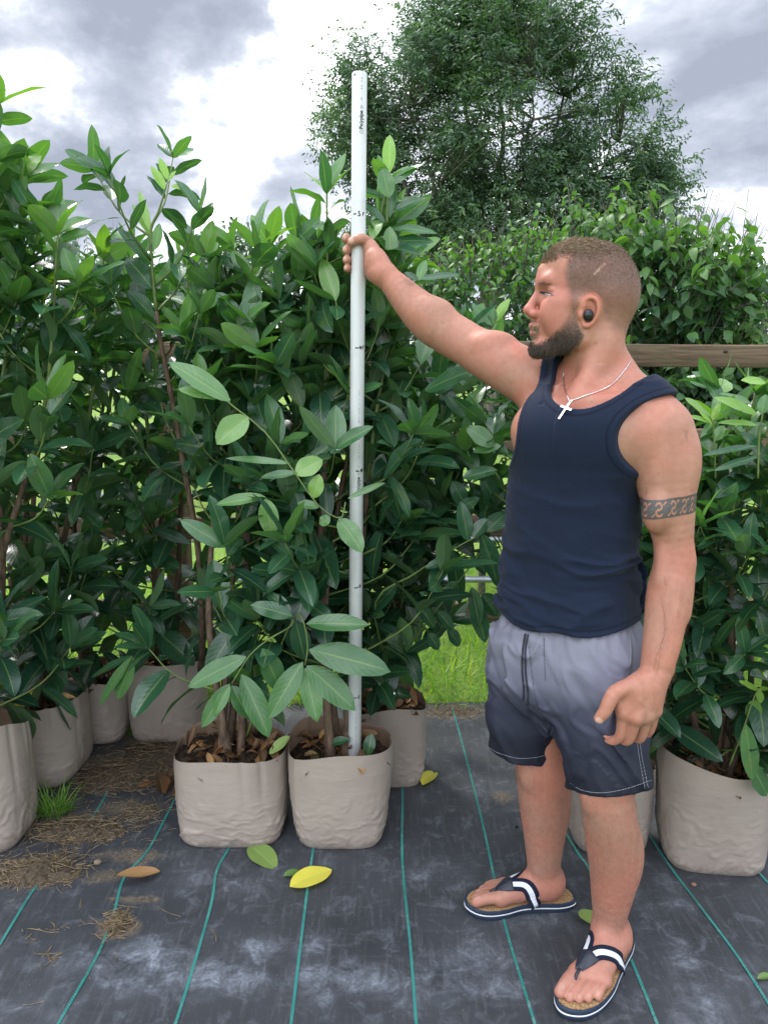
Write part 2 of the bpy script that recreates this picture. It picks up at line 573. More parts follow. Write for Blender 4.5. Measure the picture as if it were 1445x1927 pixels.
LINES = [[(0, 1780), (30, 1730), (62, 1680), (130, 1590), (190, 1515), (226, 1440)],
         [(110, 1927), (182, 1800), (215, 1715), (235, 1650), (280, 1600), (328, 1510), (350, 1470)],
         [(300, 1985), (330, 1927), (395, 1710), (408, 1640), (430, 1600), (455, 1540)],
         [(540, 1985), (548, 1927), (575, 1700), (590, 1598), (600, 1540)],
         [(786, 1985), (783, 1927), (772, 1780), (757, 1620), (757, 1490), (750, 1420)],
         [(1022, 1985), (1005, 1927), (948, 1730), (910, 1560), (880, 1440), (850, 1330)],
         [(1255, 1985), (1235, 1927), (1180, 1790), (1110, 1640), (1090, 1610), (1060, 1560)],
         [(1500, 1960), (1470, 1927), (1400, 1820), (1310, 1700), (1258, 1630), (1200, 1540)],
         [(1600, 1840), (1480, 1700), (1420, 1635), (1380, 1580)]]
for ln in LINES:
    c = spline([G(a, b)[:2] for a, b in ln], 90)
    tn = nrmz(np.gradient(c, axis=0))
    sd_ = np.stack([-tn[:, 1], tn[:, 0]], -1) * 0.0037
    cum = np.concatenate([[0], np.cumsum(np.linalg.norm(np.diff(c, axis=0), axis=1))])
    l_, r_ = c - sd_, c + sd_
    V = np.stack([np.column_stack([l_, hz(l_[:, 0], l_[:, 1]) + .0025]), np.column_stack([r_, hz(r_[:, 0], r_[:, 1]) + .0025])], 1).reshape(-1, 3)
    dv = np.zeros(len(V))
    for (px, py, rx, ry, a) in [(130, 1590, .2, .14, 1), (226, 1440, .3, .2, 1), (235, 1740, .07, .05, 1)]:
        dv = np.maximum(dv, a * gblob(V, px, py, rx, ry))
    mb.add(V, grid_faces(len(c), 2), np.stack([np.tile([0, 1.], len(c)), np.repeat(cum, 2)], -1), 1, scuff=0, dirt=dv)

m, t, out = new_mat('weed_membrane')
tc = t.add('ShaderNodeTexCoord').outputs['Object']
uv = t.add('ShaderNodeSeparateXYZ', {0: tc})
sc_ = t.add('ShaderNodeAttribute', attribute_name='scuff').outputs['Fac']
di_ = t.add('ShaderNodeAttribute', attribute_name='dirt').outputs['Fac']
n_big = t.noise(tc, 3.2, 6, 0.6)
n_mid = t.noise(tc, 14, 7, 0.68, 0.6)
n_fin = t.noise(tc, 110, 4, 0.7)
streak = t.noise(t.add('ShaderNodeMapping', {'Vector': tc, 'Scale': (60, 7, 1), 'Rotation': (0, 0, 0.5)}).outputs[0], 1.0, 5, 0.7)
streak2 = t.noise(t.add('ShaderNodeMapping', {'Vector': tc, 'Scale': (9, 70, 1), 'Rotation': (0, 0, 0.2)}).outputs[0], 1.0, 5, 0.7)
base = t.mix(t.ramp(n_big, [(0.3, 0.0), (0.7, 1.0)]), (0.017, 0.020, 0.025), (0.040, 0.044, 0.052))
base = t.mix(t.m('MULTIPLY', t.ramp(streak, [(0.52, 0.0), (0.74, 1.0)]), 0.50), base, (0.12, 0.125, 0.135))
base = t.mix(t.m('MULTIPLY', t.ramp(streak2, [(0.55, 0.0), (0.75, 1.0)]), 0.30), base, (0.12, 0.125, 0.135))
# tape weave: alternating over and under of black tapes about 2.5 mm wide
wx = t.m('SINE', t.m('MULTIPLY', uv.outputs[0], 2 * math.pi / 0.0052))
wy = t.m('SINE', t.m('MULTIPLY', uv.outputs[1], 2 * math.pi / 0.0052))
wv = t.m('MULTIPLY', wx, wy)
base = t.mix(t.m('MULTIPLY_ADD', wv, 0.22, 0.22, clamp=True), base, t.mix(0.5, base, (0.10, 0.105, 0.115)))
# chalky scuffs, patchy at several scales
sm = t.m('MULTIPLY', sc_, t.m('MULTIPLY_ADD', n_mid, 3.4, -1.2))
sm = t.m('ADD', sm, t.m('MULTIPLY', t.ramp(n_mid, [(0.53, 0.0), (0.74, 1.0)]), 0.34))
sm = t.m('MULTIPLY', t.m('MAXIMUM', sm, 0.0), t.m('MULTIPLY_ADD', n_fin, 1.6, -0.1))
base = t.mix(t.m('MINIMUM', t.m('MAXIMUM', sm, 0.0), 0.8), base, (0.31, 0.35, 0.41))
specks = t.ramp(t.noise(tc, 210, 2, 0.5), [(0.71, 0.0), (0.75, 1.0)])
base = t.mix(t.m('MULTIPLY', specks, 0.5), base, (0.33, 0.33, 0.31))
dm = t.m('SUBTRACT', t.m('ADD', di_, t.m('MULTIPLY', t.m('SUBTRACT', n_mid, 0.5), 1.5)), 0.42)
dm = t.m('MULTIPLY', dm, 3.0, clamp=True)
soilc = t.mix(t.ramp(n_fin, [(0.35, 0.0), (0.65, 1.0)]), (0.06, 0.046, 0.034), (0.19, 0.155, 0.115))
base = t.mix(t.m('MULTIPLY', dm, 0.9), base, soilc)
bh = t.m('ADD', t.m('MULTIPLY', wv, 0.15), t.m('ADD', t.m('MULTIPLY', n_fin, 0.6), t.m('MULTIPLY', streak, 0.8)))
pbr(t, out, base, t.m('MULTIPLY_ADD', n_mid, 0.25, 0.46), 0.45, bh, 0.35, 0.004)
M['membrane'] = m
m, t, out = new_mat('marker_line')
tc = t.add('ShaderNodeTexCoord').outputs['Object']
uv = t.add('ShaderNodeSeparateXYZ', {0: t.add('ShaderNodeUVMap', uv_map='uv').outputs[0]})
ws = t.m('MULTIPLY', t.m('SINE', t.m('MULTIPLY', uv.outputs[1], 2 * math.pi / 0.0075)), t.m('SINE', t.m('MULTIPLY', uv.outputs[0], 2 * math.pi)))
nz = t.noise(tc, 60, 4)
c = t.mix(t.ramp(ws, [(0.25, 0.0), (0.5, 1.0)]), t.mix(t.ramp(t.noise(tc, 6, 4), [(0.35, 0.0), (0.65, 1.0)]), (0.02, 0.18, 0.155), (0.045, 0.30, 0.26)), (0.015, 0.05, 0.05))
c = t.mix(t.m('MULTIPLY', t.ramp(nz, [(0.55, 0.0), (0.7, 1.0)]), 0.5), c, (0.22, 0.27, 0.26))
di_ = t.add('ShaderNodeAttribute', attribute_name='dirt').outputs['Fac']
dm = t.m('MULTIPLY', t.m('SUBTRACT', t.m('ADD', di_, t.m('MULTIPLY', t.m('SUBTRACT', t.noise(tc, 14, 5), 0.5), 1.4)), 0.4), 3.0, clamp=True)
pbr(t, out, t.mix(dm, c, (0.09, 0.07, 0.05)), 0.6, 0.4)
M['line'] = m
tag(mb.build('membrane_path', [M['membrane'], M['line']]), kind='structure')

# ------------------------------------------------------------------ post and rail fence, four rails
m, t, out = new_mat('fence_wood')
tc = t.add('ShaderNodeTexCoord').outputs['Object']
gr = t.noise(t.add('ShaderNodeMapping', {'Vector': tc, 'Scale': (1.6, 30, 30)}).outputs[0], 1.6, 8, 0.7, 0.8)
bl = t.noise(tc, 5, 5, 0.6)
c = t.mix(t.ramp(gr, [(0.3, 0.0), (0.7, 1.0)]), (0.045, 0.030, 0.020), (0.20, 0.145, 0.095))
c = t.mix(t.ramp(bl, [(0.5, 0.0), (0.7, 0.6)]), c, (0.07, 0.085, 0.035))
pbr(t, out, c, 0.85, 0.2, gr, 0.7, 0.006)
M['wood'] = m
FY = 3.42
fence = empty('post_and_rail_fence', (0, FY, 0), 'weathered brown post and rail fence running behind the potted laurels', 'fence')


def plank(x0, x1, zc, hh, th, y, seed):
    n = 60
    xs = np.linspace(x0, x1, n)
    r = np.random.default_rng(seed)
    prof = np.array([[-.5, -.42], [-.42, -.5], [.42, -.5], [.5, -.42], [.5, .42], [.42, .5], [-.42, .5], [-.5, .42]])
    V = np.zeros((n, 8, 3))
    sag = 0.008 * np.sin(xs * 1.7 + seed)
    for k, (a, b) in enumerate(prof):
        e = 0.0035 * (fbm(np.stack([xs * 7, 0 * xs + k * 3.1 + seed, 0 * xs], -1), 3) - .5)
        V[:, k] = np.stack([xs, y + a * th + 0 * xs, zc + b * hh + sag + e], -1)
    return V.reshape(-1, 3), [grid_faces(n, 8, True), np.arange(8)[None], np.arange(8)[None, ::-1] + (n - 1) * 8]


for i, (zc, hh) in enumerate([(1.505, .097), (1.125, .097), (0.735, .097), (0.335, .095)]):
    for j, (xa, xb) in enumerate([(-5.2, -.964), (-.96, .938), (.942, 5.4)]):
        v, f = plank(xa, xb, zc, hh, .04, FY, i * 3 + j)
        q = MB()
        q.add(v, f)
        q.build('rail', M['wood'], fence)
for px_ in (-2.86, -0.96, 0.94, 2.84, 4.74):
    q = MB()
    v, f = box_geo((px_, FY + .075, .75), (.10, .10, 1.62))
    q.add(v, f)
    o = q.build('post', M['wood'], fence, False)
    bv = o.modifiers.new('b', 'BEVEL')
    bv.width = .006
M['rust'] = simple_mat('rusty_nail', (.03, .028, .028), .6)
for px_, pz_ in ((1.47, 1.515), (1.5, 1.13)):
    q = MB()
    v, f, uvv = tube_geo([(px_, FY - .018, pz_), (px_ + .012, FY - .027, pz_ + .004)], .006, 6)
    q.add(v, f)
    q.build('nail', M['rust'], fence)

# ------------------------------------------------------------------ galvanised field gate beyond the fence
M['galv'] = simple_mat('galvanised_steel', (.42, .46, .50), .38, .5, .15, 20, Metallic=.75)
gate = empty('field_gate', (0.1, 4.15, 0), 'galvanised tubular steel field gate behind the wooden fence', 'gate')
for z in (.27, .50, .745, .99):
    q = MB()
    v, f, u = tube_geo([(-1.6, 4.15, z), (1.5, 4.15, z)], .0185, 12)
    q.add(v, f)
    q.build('bar', M['galv'], gate)
for x in (-1.6, -.05, 1.5):
    q = MB()
    v, f, u = tube_geo([(x, 4.19, .22), (x, 4.19, 1.04)], .019, 12)
    q.add(v, f)
    q.build('upright', M['galv'], gate)

# ------------------------------------------------------------------ grass verge
mb = MB()
n = 15000
bx = RNG.uniform(-3.6, 3.6, n)
by = 3.12 + RNG.uniform(0, 1, n) ** 1.5 * 2.6
hgt = RNG.uniform(.06, .24, n) * (1.0 - .25 * (by - 3.1) / 2.6) * np.clip((by - 3.08) / .22, .45, 1)
az = RNG.uniform(0, 6.28, n)
ln_ = RNG.uniform(.1, .75, n)
dr = np.stack([np.cos(az) * ln_, np.sin(az) * ln_, np.ones(n)], -1)
nr = np.stack([-np.cos(az), -np.sin(az), ln_], -1)
leaf_batch(mb, np.stack([bx, by, np.full(n, -.03)], -1), dr, nr, hgt * 1.3, RNG.uniform(.004, .008, n), RNG.uniform(.2, 1.7, n), .2,
           np.clip(RNG.normal(.55, .22, n), 0, 1), 5, 3, 'ovate')
tag(mb.build('grass', M['grass']), kind='stuff')


def tuft(px, py, n, hmin, hmax, spread, name, label):
    c = G(px, py)
    q = MB()
    az = RNG.uniform(0, 6.28, n)
    rr = spread * RNG.uniform(0, 1, n) ** .5
    b = np.stack([c[0] + np.cos(az) * rr, c[1] + np.sin(az) * rr * .6, 0 * az], -1)
    b[:, 2] = hz(b[:, 0], b[:, 1])
    a2 = az + RNG.normal(0, .8, n)
    l_ = RNG.uniform(.1, .8, n)
    leaf_batch(q, b, np.stack([np.cos(a2) * l_, np.sin(a2) * l_, np.ones(n)], -1), np.stack([-np.cos(a2), -np.sin(a2), l_], -1),
               RNG.uniform(hmin, hmax, n), RNG.uniform(.003, .005, n), RNG.uniform(.2, 1.2, n), .2, np.clip(RNG.normal(.35, .15, n), 0, 1), 6, 3, 'ovate')
    o = q.build(name, M['grass'])
    return tag(o, label, 'grass tuft')


tuft(105, 1535, 120, .06, .15, .05, 'grass_tuft', 'green tuft of grass beside the leftmost grow bag')
tuft(262, 1385, 40, .03, .08, .04, 'grass_tuft', 'short grass tuft between the two shaded rear grow bags')

# dry clippings and soil lying on the membrane at the left
mb = MB()
for (px, py, rx, ry, n) in [(150, 1560, .16, .07, 380), (70, 1640, .12, .05, 330), (240, 1460, .2, .12, 330), (220, 1735, .035, .03, 90), (270, 1530, .06, .03, 60),
                            (60, 1760, .06, .03, 8), (310, 1410, .22, .10, 200), (850, 1340, .16, .04, 150), (250, 1760, .3, .12, 10), (100, 1800, .04, .03, 8)]:
    c = G(px, py)
    b = np.stack([c[0] + RNG.normal(0, rx * .6, n), c[1] + RNG.normal(0, ry * .75, n)], -1)
    for q in b:
        L = RNG.uniform(.012, .06) if RNG.random() < .93 else RNG.uniform(.08, .15)
        a = RNG.uniform(0, 6.28)
        cv = RNG.normal(0, .5)
        s = np.linspace(-.5, .5, 5)
        an = a + cv * s
        xy = q + L * np.stack([np.cos(an) * s, np.sin(an) * s], -1)
        dd = np.exp(-((q - c[:2]) ** 2 / np.array([rx, ry]) ** 2).sum()) * (.022 if n > 20 else .002)
        z = hz(xy[:, 0], xy[:, 1]) + .002 + RNG.uniform(0, 1) * dd + s * RNG.normal(0, .1) * L
        v, f, u = tube_geo(np.column_stack([xy, z]), RNG.uniform(.0006, .0014), 4, False)
        mb.add(v, f, u)
tag(mb.build('dry_clippings', M['straw']), kind='stuff')
mb = MB()
M['soil'] = None
m, t, out = new_mat('soil')
tc = t.add('ShaderNodeTexCoord').outputs['Object']
nz = t.noise(tc, 55, 6, 0.7)
pbr(t, out, t.mix(t.ramp(nz, [(0.35, 0.0), (0.7, 1.0)]), (0.012, 0.009, 0.007), (0.085, 0.06, 0.042)), 0.95, 0.15, nz, 1.0, 0.012)
M['soil'] = m
m, t, out = new_mat('dry_soil')
tc = t.add('ShaderNodeTexCoord').outputs['Object']
nz = t.noise(tc, 70, 6, 0.7)
pbr(t, out, t.mix(t.ramp(nz, [(0.35, 0.0), (0.65, 1.0)]), (0.04, 0.03, 0.022), (0.15, 0.115, 0.08)), 0.95, 0.15, nz, 1.0, 0.01)
M['drysoil'] = m
for (px, py, rx, ry, hh) in [(150, 1565, .15, .07, .022), (70, 1645, .13, .06, .024), (230, 1460, .2, .13, .018), (222, 1738, .045, .04, .010), (310, 1420, .2, .12, .012)]:
    c = G(px, py)
    nr_, na_ = 14, 44
    rr = np.linspace(0, 1, nr_)[:, None]
    aa = np.linspace(0, 6.283, na_, endpoint=False)[None]
    edg = .75 + .5 * fbm(np.stack([np.cos(aa) * 2 + px, np.sin(aa) * 2, 0 * aa], -1), 3)
    x = c[0] + np.cos(aa) * rr * rx * edg
    y = c[1] + np.sin(aa) * rr * ry * edg
    z = hz(x, y) + hh * (1 - rr ** 2) * (.3 + 1.2 * fbm(np.stack([x * 30, y * 30, 0 * x], -1), 3)) - .004 * rr ** 4 - .001
    mb.add(np.stack([x, y, z], -1).reshape(-1, 3), grid_faces(nr_, na_, True))
tag(mb.build('soil_dirt', M['drysoil']), kind='stuff')

# ------------------------------------------------------------------ vegetation beyond the fence
def leaf_cloud(mb, pts, dens_dirs, L, Wd, tint, bend, droop, nt=3, ns=5, prof='ovate'):
    n = len(pts)
    az = RNG.uniform(0, 6.28, n)
    d = np.stack([np.cos(az), np.sin(az), RNG.normal(-droop, .35, n)], -1)
    nn = np.stack([RNG.normal(0, .5, n), RNG.normal(-.25, .5, n), np.ones(n)], -1)
    leaf_batch(mb, pts, d, nn, L, Wd, bend, .25, tint, ns, nt, prof)


def shrub(name, label, ells, nleaf, L, trunks, cat='shrub', tint=(.25, .75), group=None, sprigs=(), mat='hedge'):
    """ells: (centre, radii) ellipsoids whose shells carry the foliage on many small twigs"""
    base = np.mean([np.asarray(e[0]) for e in ells], 0)
    root = empty(name, (base[0], base[1], -.03), label, cat, group)
    mb = MB()
    tw = MB()
    vol = np.array([e[1][0] * e[1][2] for e in ells])
    tot = 0
    for (c, r), wgt in zip(ells, vol / vol.sum()):
        c = np.asarray(c, float)
        r = np.asarray(r, float)
        nt_ = max(int(nleaf * wgt / 9), 4)
        u = nrmz(RNG.normal(0, 1, (nt_, 3)))
        rad = RNG.uniform(.55, 1.0, nt_) ** .6
        p = c + u * r * rad[:, None]
        p = p + .16 * (np.stack([fbm(p * 1.7 + k * 9, 3) for k in range(3)], -1) - .5) * 2 * r.min()
        up = nrmz(u + np.array([0, 0, 1.1]) + RNG.normal(0, .35, u.shape))
        ok = p[:, 2] > 0
        p, up, u, rad = p[ok], up[ok], u[ok], rad[ok]
        for q, dv in zip(p, up):
            ln = RNG.uniform(.12, .34) * (L / .08) ** .7
            path = spline([q - dv * ln * .4, q + dv * ln * .3, q + dv * ln + np.array([0, 0, .05 * ln])], 5)
            v, f, _ = tube_geo(path, np.linspace(.0035, .0012, 5), 4, False)
            tw.add(v, f)
        k = 9
        s = np.tile(np.linspace(0, 1, k), len(p)) + RNG.normal(0, .05, len(p) * k)
        lp = np.repeat(p, k, 0) + np.repeat(up, k, 0) * (s[:, None] - .3) * (RNG.uniform(.15, .34, len(p))[:, None].repeat(k, 0).reshape(-1, 1)) * (L / .08) ** .7
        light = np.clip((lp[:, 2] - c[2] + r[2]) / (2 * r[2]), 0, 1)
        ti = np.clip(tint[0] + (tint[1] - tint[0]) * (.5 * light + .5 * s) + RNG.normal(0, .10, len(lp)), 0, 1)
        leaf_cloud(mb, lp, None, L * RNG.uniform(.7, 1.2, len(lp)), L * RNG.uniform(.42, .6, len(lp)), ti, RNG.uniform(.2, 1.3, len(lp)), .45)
    for (a, b, k) in sprigs:
        a = np.asarray(a, float)
        b = np.asarray(b, float)
        path = spline([a, (a + b) / 2 + RNG.normal(0, .03, 3), b], 10)
        v, f, _ = tube_geo(path, np.linspace(.005, .0015, 10), 4, False)
        tw.add(v, f)
        s = RNG.uniform(.15, 1, k)
        lp = a + (b - a) * s[:, None] + RNG.normal(0, .012, (k, 3))
        leaf_cloud(mb, lp, None, L * RNG.uniform(.5, .9, k), L * RNG.uniform(.35, .5, k), np.full(k, .7), .5, .1)
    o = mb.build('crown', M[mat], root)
    tb = MB()
    for (a, b) in trunks:
        v, f, u = tube_geo(spline([a, (np.asarray(a) + np.asarray(b)) / 2 + RNG.normal(0, .05, 3), b], 10), np.linspace(.03, .008, 10), 6)
        tb.add(v, f, u)
    tb.build('trunk', M['bark'], root)
    tw.build('twig', M['bark'], root)
    return root


def E(px, py, Y, rx, rz, ry):
    c = P(px, py, Y)
    k = mpp(c)
    return (c, (rx * k, ry, rz * k))


shrub('hedge_shrub', 'bright green broad leaved hedge shrub rising behind the head of the man', [E(1255, 560, 4.5, 110, 95, .4), E(1200, 470, 4.5, 45, 50, .25), E(1330, 550, 4.6, 80, 75, .4), E(1260, 740, 4.5, 120, 110, .3), E(1360, 750, 4.5, 100, 110, .3)],
      6600, .085, [(P(1230, 1290, 4.6), P(1240, 560, 4.6)), (P(1330, 1290, 4.7), P(1330, 560, 4.7))], tint=(.1, .85),
      sprigs=[(P(1375, 560, 4.5), P(1380, 430, 4.5), 26), (P(1310, 490, 4.5), P(1325, 455, 4.5), 8), (P(1395, 520, 4.6), P(1420, 460, 4.6), 12), (P(1425, 560, 4.6), P(1436, 500, 4.6), 12)])
shrub('hedge_shrub', 'dark fine leaved hedge shrub at the right end of the hedge', [E(1440, 620, 5.0, 60, 60, .4), E(1500, 640, 5.2, 90, 110, .5), E(1440, 780, 5.0, 120, 120, .4)],
      4200, .05, [(P(1440, 1260, 5.1), P(1440, 620, 5.1))], tint=(.0, .45),
      sprigs=[(P(1425, 560, 5), P(1438, 490, 5), 14), (P(1400, 520, 5), P(1440, 440, 5), 14)])
shrub('hedge_shrub', 'small leaved light green hedge shrub between the pole and the face of the man', [E(900, 580, 4.6, 110, 95, .4), E(1000, 540, 4.7, 60, 95, .35), E(820, 560, 4.7, 60, 60, .3), E(1090, 520, 4.9, 70, 110, .3), E(920, 760, 4.7, 170, 120, .3)],
      7600, .055, [(P(900, 1290, 4.7), P(900, 560, 4.7)), (P(1000, 1290, 4.8), P(1000, 540, 4.8))], tint=(.15, .9),
      sprigs=[(P(870, 520, 4.6), P(868, 440, 4.6), 14), (P(985, 470, 4.7), P(985, 435, 4.7), 10), (P(1105, 430, 4.9), P(1112, 385, 4.9), 12), (P(910, 500, 4.6), P(930, 455, 4.6), 12)])
shrub('hedge_shrub', 'dark ivy covered hedge shrub seen between the fence rails', [E(1090, 740, 5.2, 160, 120, .4), E(760, 640, 5.4, 120, 110, .4), E(1200, 720, 5.3, 120, 110, .4)],
      4200, .075, [(P(1090, 1250, 5.3), P(1090, 700, 5.3)), (P(760, 1250, 5.4), P(760, 640, 5.4))], tint=(.0, .45))
# left: darker hedgerow further off, behind the laurels
for k, (px, py, Y, rx, rz, lab) in enumerate([(90, 560, 8.0, 190, 110, 'dark leafy hedgerow bush at far left beyond the fence'), (330, 600, 8.6, 160, 100, 'dark hedgerow bush behind the tall left laurels'), (560, 570, 9.0, 170, 110, 'hedgerow bush with thin top left of the pole, beyond the fence'),
                                       (440, 500, 10, 80, 50, 'small far bush top showing above the middle laurels')]):
    shrub('hedgerow_bush', lab, [E(px, py, Y, rx, rz, .8), E(px - rx * .4, py + 60, Y, rx * .6, rz, .7)], 2600, .09, [(P(px, 850, Y), P(px, py, Y))], 'bush', (.0, .4), 'hedgerow bushes beyond the fence', mat='ash')

# ------------------------------------------------------------------ large ash tree
TY = 16.0
tree = empty('ash_tree', (P(925, 480, TY)[0], TY, -.03), 'tall ash tree with a broad airy crown behind the hedge', 'tree')
ELS = [E(930, 190, TY, 235, 190, 2.6), E(950, 60, TY, 165, 85, 1.6), E(680, 215, TY, 78, 120, 1.2), E(1130, 300, TY, 120, 100, 1.5), E(1215, 370, TY, 62, 55, .9), E(1010, 400, TY, 200, 75, 1.9), E(790, 330, TY, 150, 95, 1.6), E(840, 100, TY, 75, 80, 1.2), E(692, 100, TY, 26, 34, .5), E(1160, 190, TY, 50, 48, .8), E(930, 445, TY, 230, 62, 2.0), E(760, 430, TY, 90, 50, 1.0)]
tips = []
base_top = P(925, 560, TY)
for (c, r), n in zip(ELS, (290, 125, 80, 120, 46, 125, 120, 52, 12, 34, 120, 40)):
    u = nrmz(RNG.normal(0, 1, (n, 3)))
    rad = RNG.uniform(.25, 1.0, n) ** .45
    tips.append(c + u * np.asarray(r) * rad[:, None])
tips = np.concatenate(tips)
keep = fbm(tips * .8 + 3.3, 3) > .405                # open gaps in the crown
tips = tips[keep]
wood = MB()
root0 = np.array([base_top[0], TY, -.05])
mains = [P(870, 60, TY), P(960, 40, TY), P(1080, 120, TY + .8), P(770, 200, TY - .6), P(700, 200, TY), P(1160, 260, TY), P(1010, 150, TY - .9), P(900, 180, TY + 1), P(1200, 370, TY + .2), P(820, 340, TY - .9)]
fork = P(925, 520, TY)
v, f, u = tube_geo(spline([root0, root0 * .5 + fork * .5 + np.array([.06, 0, 0]), fork], 10), np.linspace(.30, .24, 10), 10)
wood.add(v, f, u)
limbs = []
for k, e in enumerate(mains):
    mid = fork * .45 + e * .55 + np.array([(e[0] - fork[0]) * .12, 0, -.25])
    pth = spline([fork - np.array([0, 0, .3]), fork * .8 + e * .2 + np.array([(e[0] - fork[0]) * .08, 0, .1]), mid, e], 22)
    pth[4:] += RNG.normal(0, .05, (18, 3))
    rr = np.linspace(.11 if k < 3 else .08, .014, 22)
    v, f, u = tube_geo(pth, rr, 7)
    wood.add(v, f, u)
    limbs.append(pth)
LP = np.concatenate([l[5:] for l in limbs])
twg = MB()
lb, ld, ln_n, lt = [], [], [], []
for tp in tips:
    d = np.linalg.norm(LP - tp, axis=1) + np.where(LP[:, 2] > tp[2], .8, 0)
    a = LP[np.argmin(d)]
    mid = (a + tp) / 2 + np.array([0, 0, -.08]) + RNG.normal(0, .08, 3)
    pth = spline([a, mid, tp], 8)
    v, f, u = tube_geo(pth, np.linspace(.022, .006, 8), 4, False)
    wood.add(v, f, u)
    # leafy spray: several pinnate leaves around the tip
    cl = RNG.integers(12, 22)
    out_ = nrmz(tp - fork)
    q = tp + RNG.normal(0, 1, (cl, 3)) * np.array([.21, .21, .17])
    dd = nrmz(out_ * .5 + RNG.normal(0, .8, (cl, 3)) + np.array([0, 0, -.15]))
    tn = np.clip(RNG.normal(.45, .2) + RNG.normal(0, .12, cl), 0, 1)
    for s in range(4):                                # leaflets in opposite pairs and one at the end
        side = nrmz(np.cross(dd, np.array([0, 0, 1.0]) + RNG.normal(0, .4, (cl, 3))))
        p0 = q + dd * (.05 + .065 * s)
        for sg in (-1, 1):
            lb.append(p0)
            ld.append(nrmz(dd * .6 + side * sg + np.array([0, 0, -.3])))
            ln_n.append(np.tile([0, -.3, 1.0], (cl, 1)) + RNG.normal(0, .5, (cl, 3)))
            lt.append(tn)
lb, ld, ln_n, lt = np.concatenate(lb), np.concatenate(ld), np.concatenate(ln_n), np.concatenate(lt)
mb = MB()
leaf_batch(mb, lb, ld, ln_n, RNG.uniform(.085, .135, len(lb)), RNG.uniform(.034, .048, len(lb)), .5, .2, lt, 3, 2, 'ovate')
mb.build('crown', M['ash'], tree)
wood.build('trunk', M['bark'], tree)

# ------------------------------------------------------------------ grow bags and the cherry laurels in them
def bag_mat(name, c0, c1, inner=False):
    m, t, out = new_mat(name)
    tc = t.add('ShaderNodeTexCoord').outputs['Object']
    n1 = t.noise(tc, 3.0, 4)
    n2 = t.noise(tc, 60, 5, 0.6)
    c = t.mix(t.ramp(n1, [(0.3, 0.0), (0.7, 1.0)]), c0, c1)
    sp = t.ramp(t.noise(tc, 90, 3, 0.5), [(0.70, 0.0), (0.76, 1.0)])
    c = t.mix(t.m('MULTIPLY', sp, 0.45), c, (0.10, 0.08, 0.06))
    sz = t.add('ShaderNodeSeparateXYZ', {0: tc}).outputs[2]
    low = t.m('MULTIPLY', t.ramp(sz, [(0.0, 1.0), (0.06, 0.0)]), t.ramp(n2, [(0.4, 0.0), (0.65, 1.0)]))
    c = t.mix(t.m('MULTIPLY', low, 0.6), c, (0.12, 0.095, 0.075))
    st = t.noise(t.add('ShaderNodeMapping', {'Vector': tc, 'Scale': (9, 9, 34)}).outputs[0], 1.0, 5, 0.6, 1.2)
    pbr(t, out, c, 0.40, 0.45, t.m('ADD', st, t.m('MULTIPLY', n2, 0.10)), 0.22, 0.010)
    return m


M['bag'] = bag_mat('bag_film', (0.285, 0.240, 0.203), (0.36, 0.305, 0.26))
M['bag_in'] = bag_mat('bag_film_inner', (0.24, 0.165, 0.115), (0.30, 0.21, 0.145))


def bag_shape(c, Wd, H, seed, taper=.9, dep=.84, rot=0.0):
    r = np.random.default_rng(seed)
    na, nz = 168, 64
    a = np.linspace(0, 2 * np.pi, na, endpoint=False)
    zz = np.linspace(0, 1, nz)
    A, Z = np.meshgrid(a, zz)
    ex = 2.3 + 2.0 * (1 - Z) ** 3
    ca, sa = np.cos(A), np.sin(A)
    se = (np.abs(ca) ** ex + np.abs(sa) ** ex) ** (-1 / ex)
    prof = taper + (1 - taper) * np.clip(Z * 1.25, 0, 1) ** .8 + .035 * np.sin(np.pi * Z) - .07 * np.exp(-Z / .035) * 0.8
    rr = se * prof
    s1 = r.uniform(0, 50)
    dx, dy = ca * rr, sa * rr
    warp = fbm(np.stack([ca * 1.5 + s1, sa * 1.5, Z * 2.0], -1), 3) - .5
    fold = fbm(np.stack([ca * 1.9 + s1, sa * 1.9 + 7, Z * 9 + warp * 9 + .5 * np.sin(A * 2 + s1)], -1), 4)
    rid = np.clip(1 - np.abs(2 * fold - 1) * 6.5, 0, 1)
    wgt = np.clip(1.3 - Z * 1.6, .06, 1) * np.clip(Z / .06, .35, 1)
    disp = .026 * (rid - .2) * wgt + .050 * (fbm(np.stack([ca * 1.4 + s1, sa * 1.4, Z * 2.2 + 3], -1), 3) - .5)
    fine = fbm(np.stack([ca * 4 + s1, sa * 4, Z * 17 + warp * 16], -1), 3)
    disp = disp + .011 * (np.clip(1 - np.abs(2 * fine - 1) * 6, 0, 1) - .2) * wgt
    # vertical gusset creases near the rim
    for k in range(5):
        ak = r.uniform(0, 6.28)
        da = (A - ak + np.pi) % (2 * np.pi) - np.pi
        disp = disp + r.uniform(-.04, .04) * np.exp(-(da / .05) ** 2) * np.clip(Z * 1.6 - .4, 0, 1)
    rim = .045 * np.sin(2 * A + r.uniform(0, 6)) + .028 * np.sin(3 * A + r.uniform(0, 6))
    zed = H * Z * (1 + rim * Z ** 3)
    x, y = dx * (1 + disp) * Wd / 2, dy * (1 + disp) * Wd / 2 * dep
    cr, sr = math.cos(rot), math.sin(rot)
    V = np.stack([c[0] + x * cr - y * sr, c[1] + x * sr + y * cr, c[2] + zed + .001], -1)
    return V, na, nz


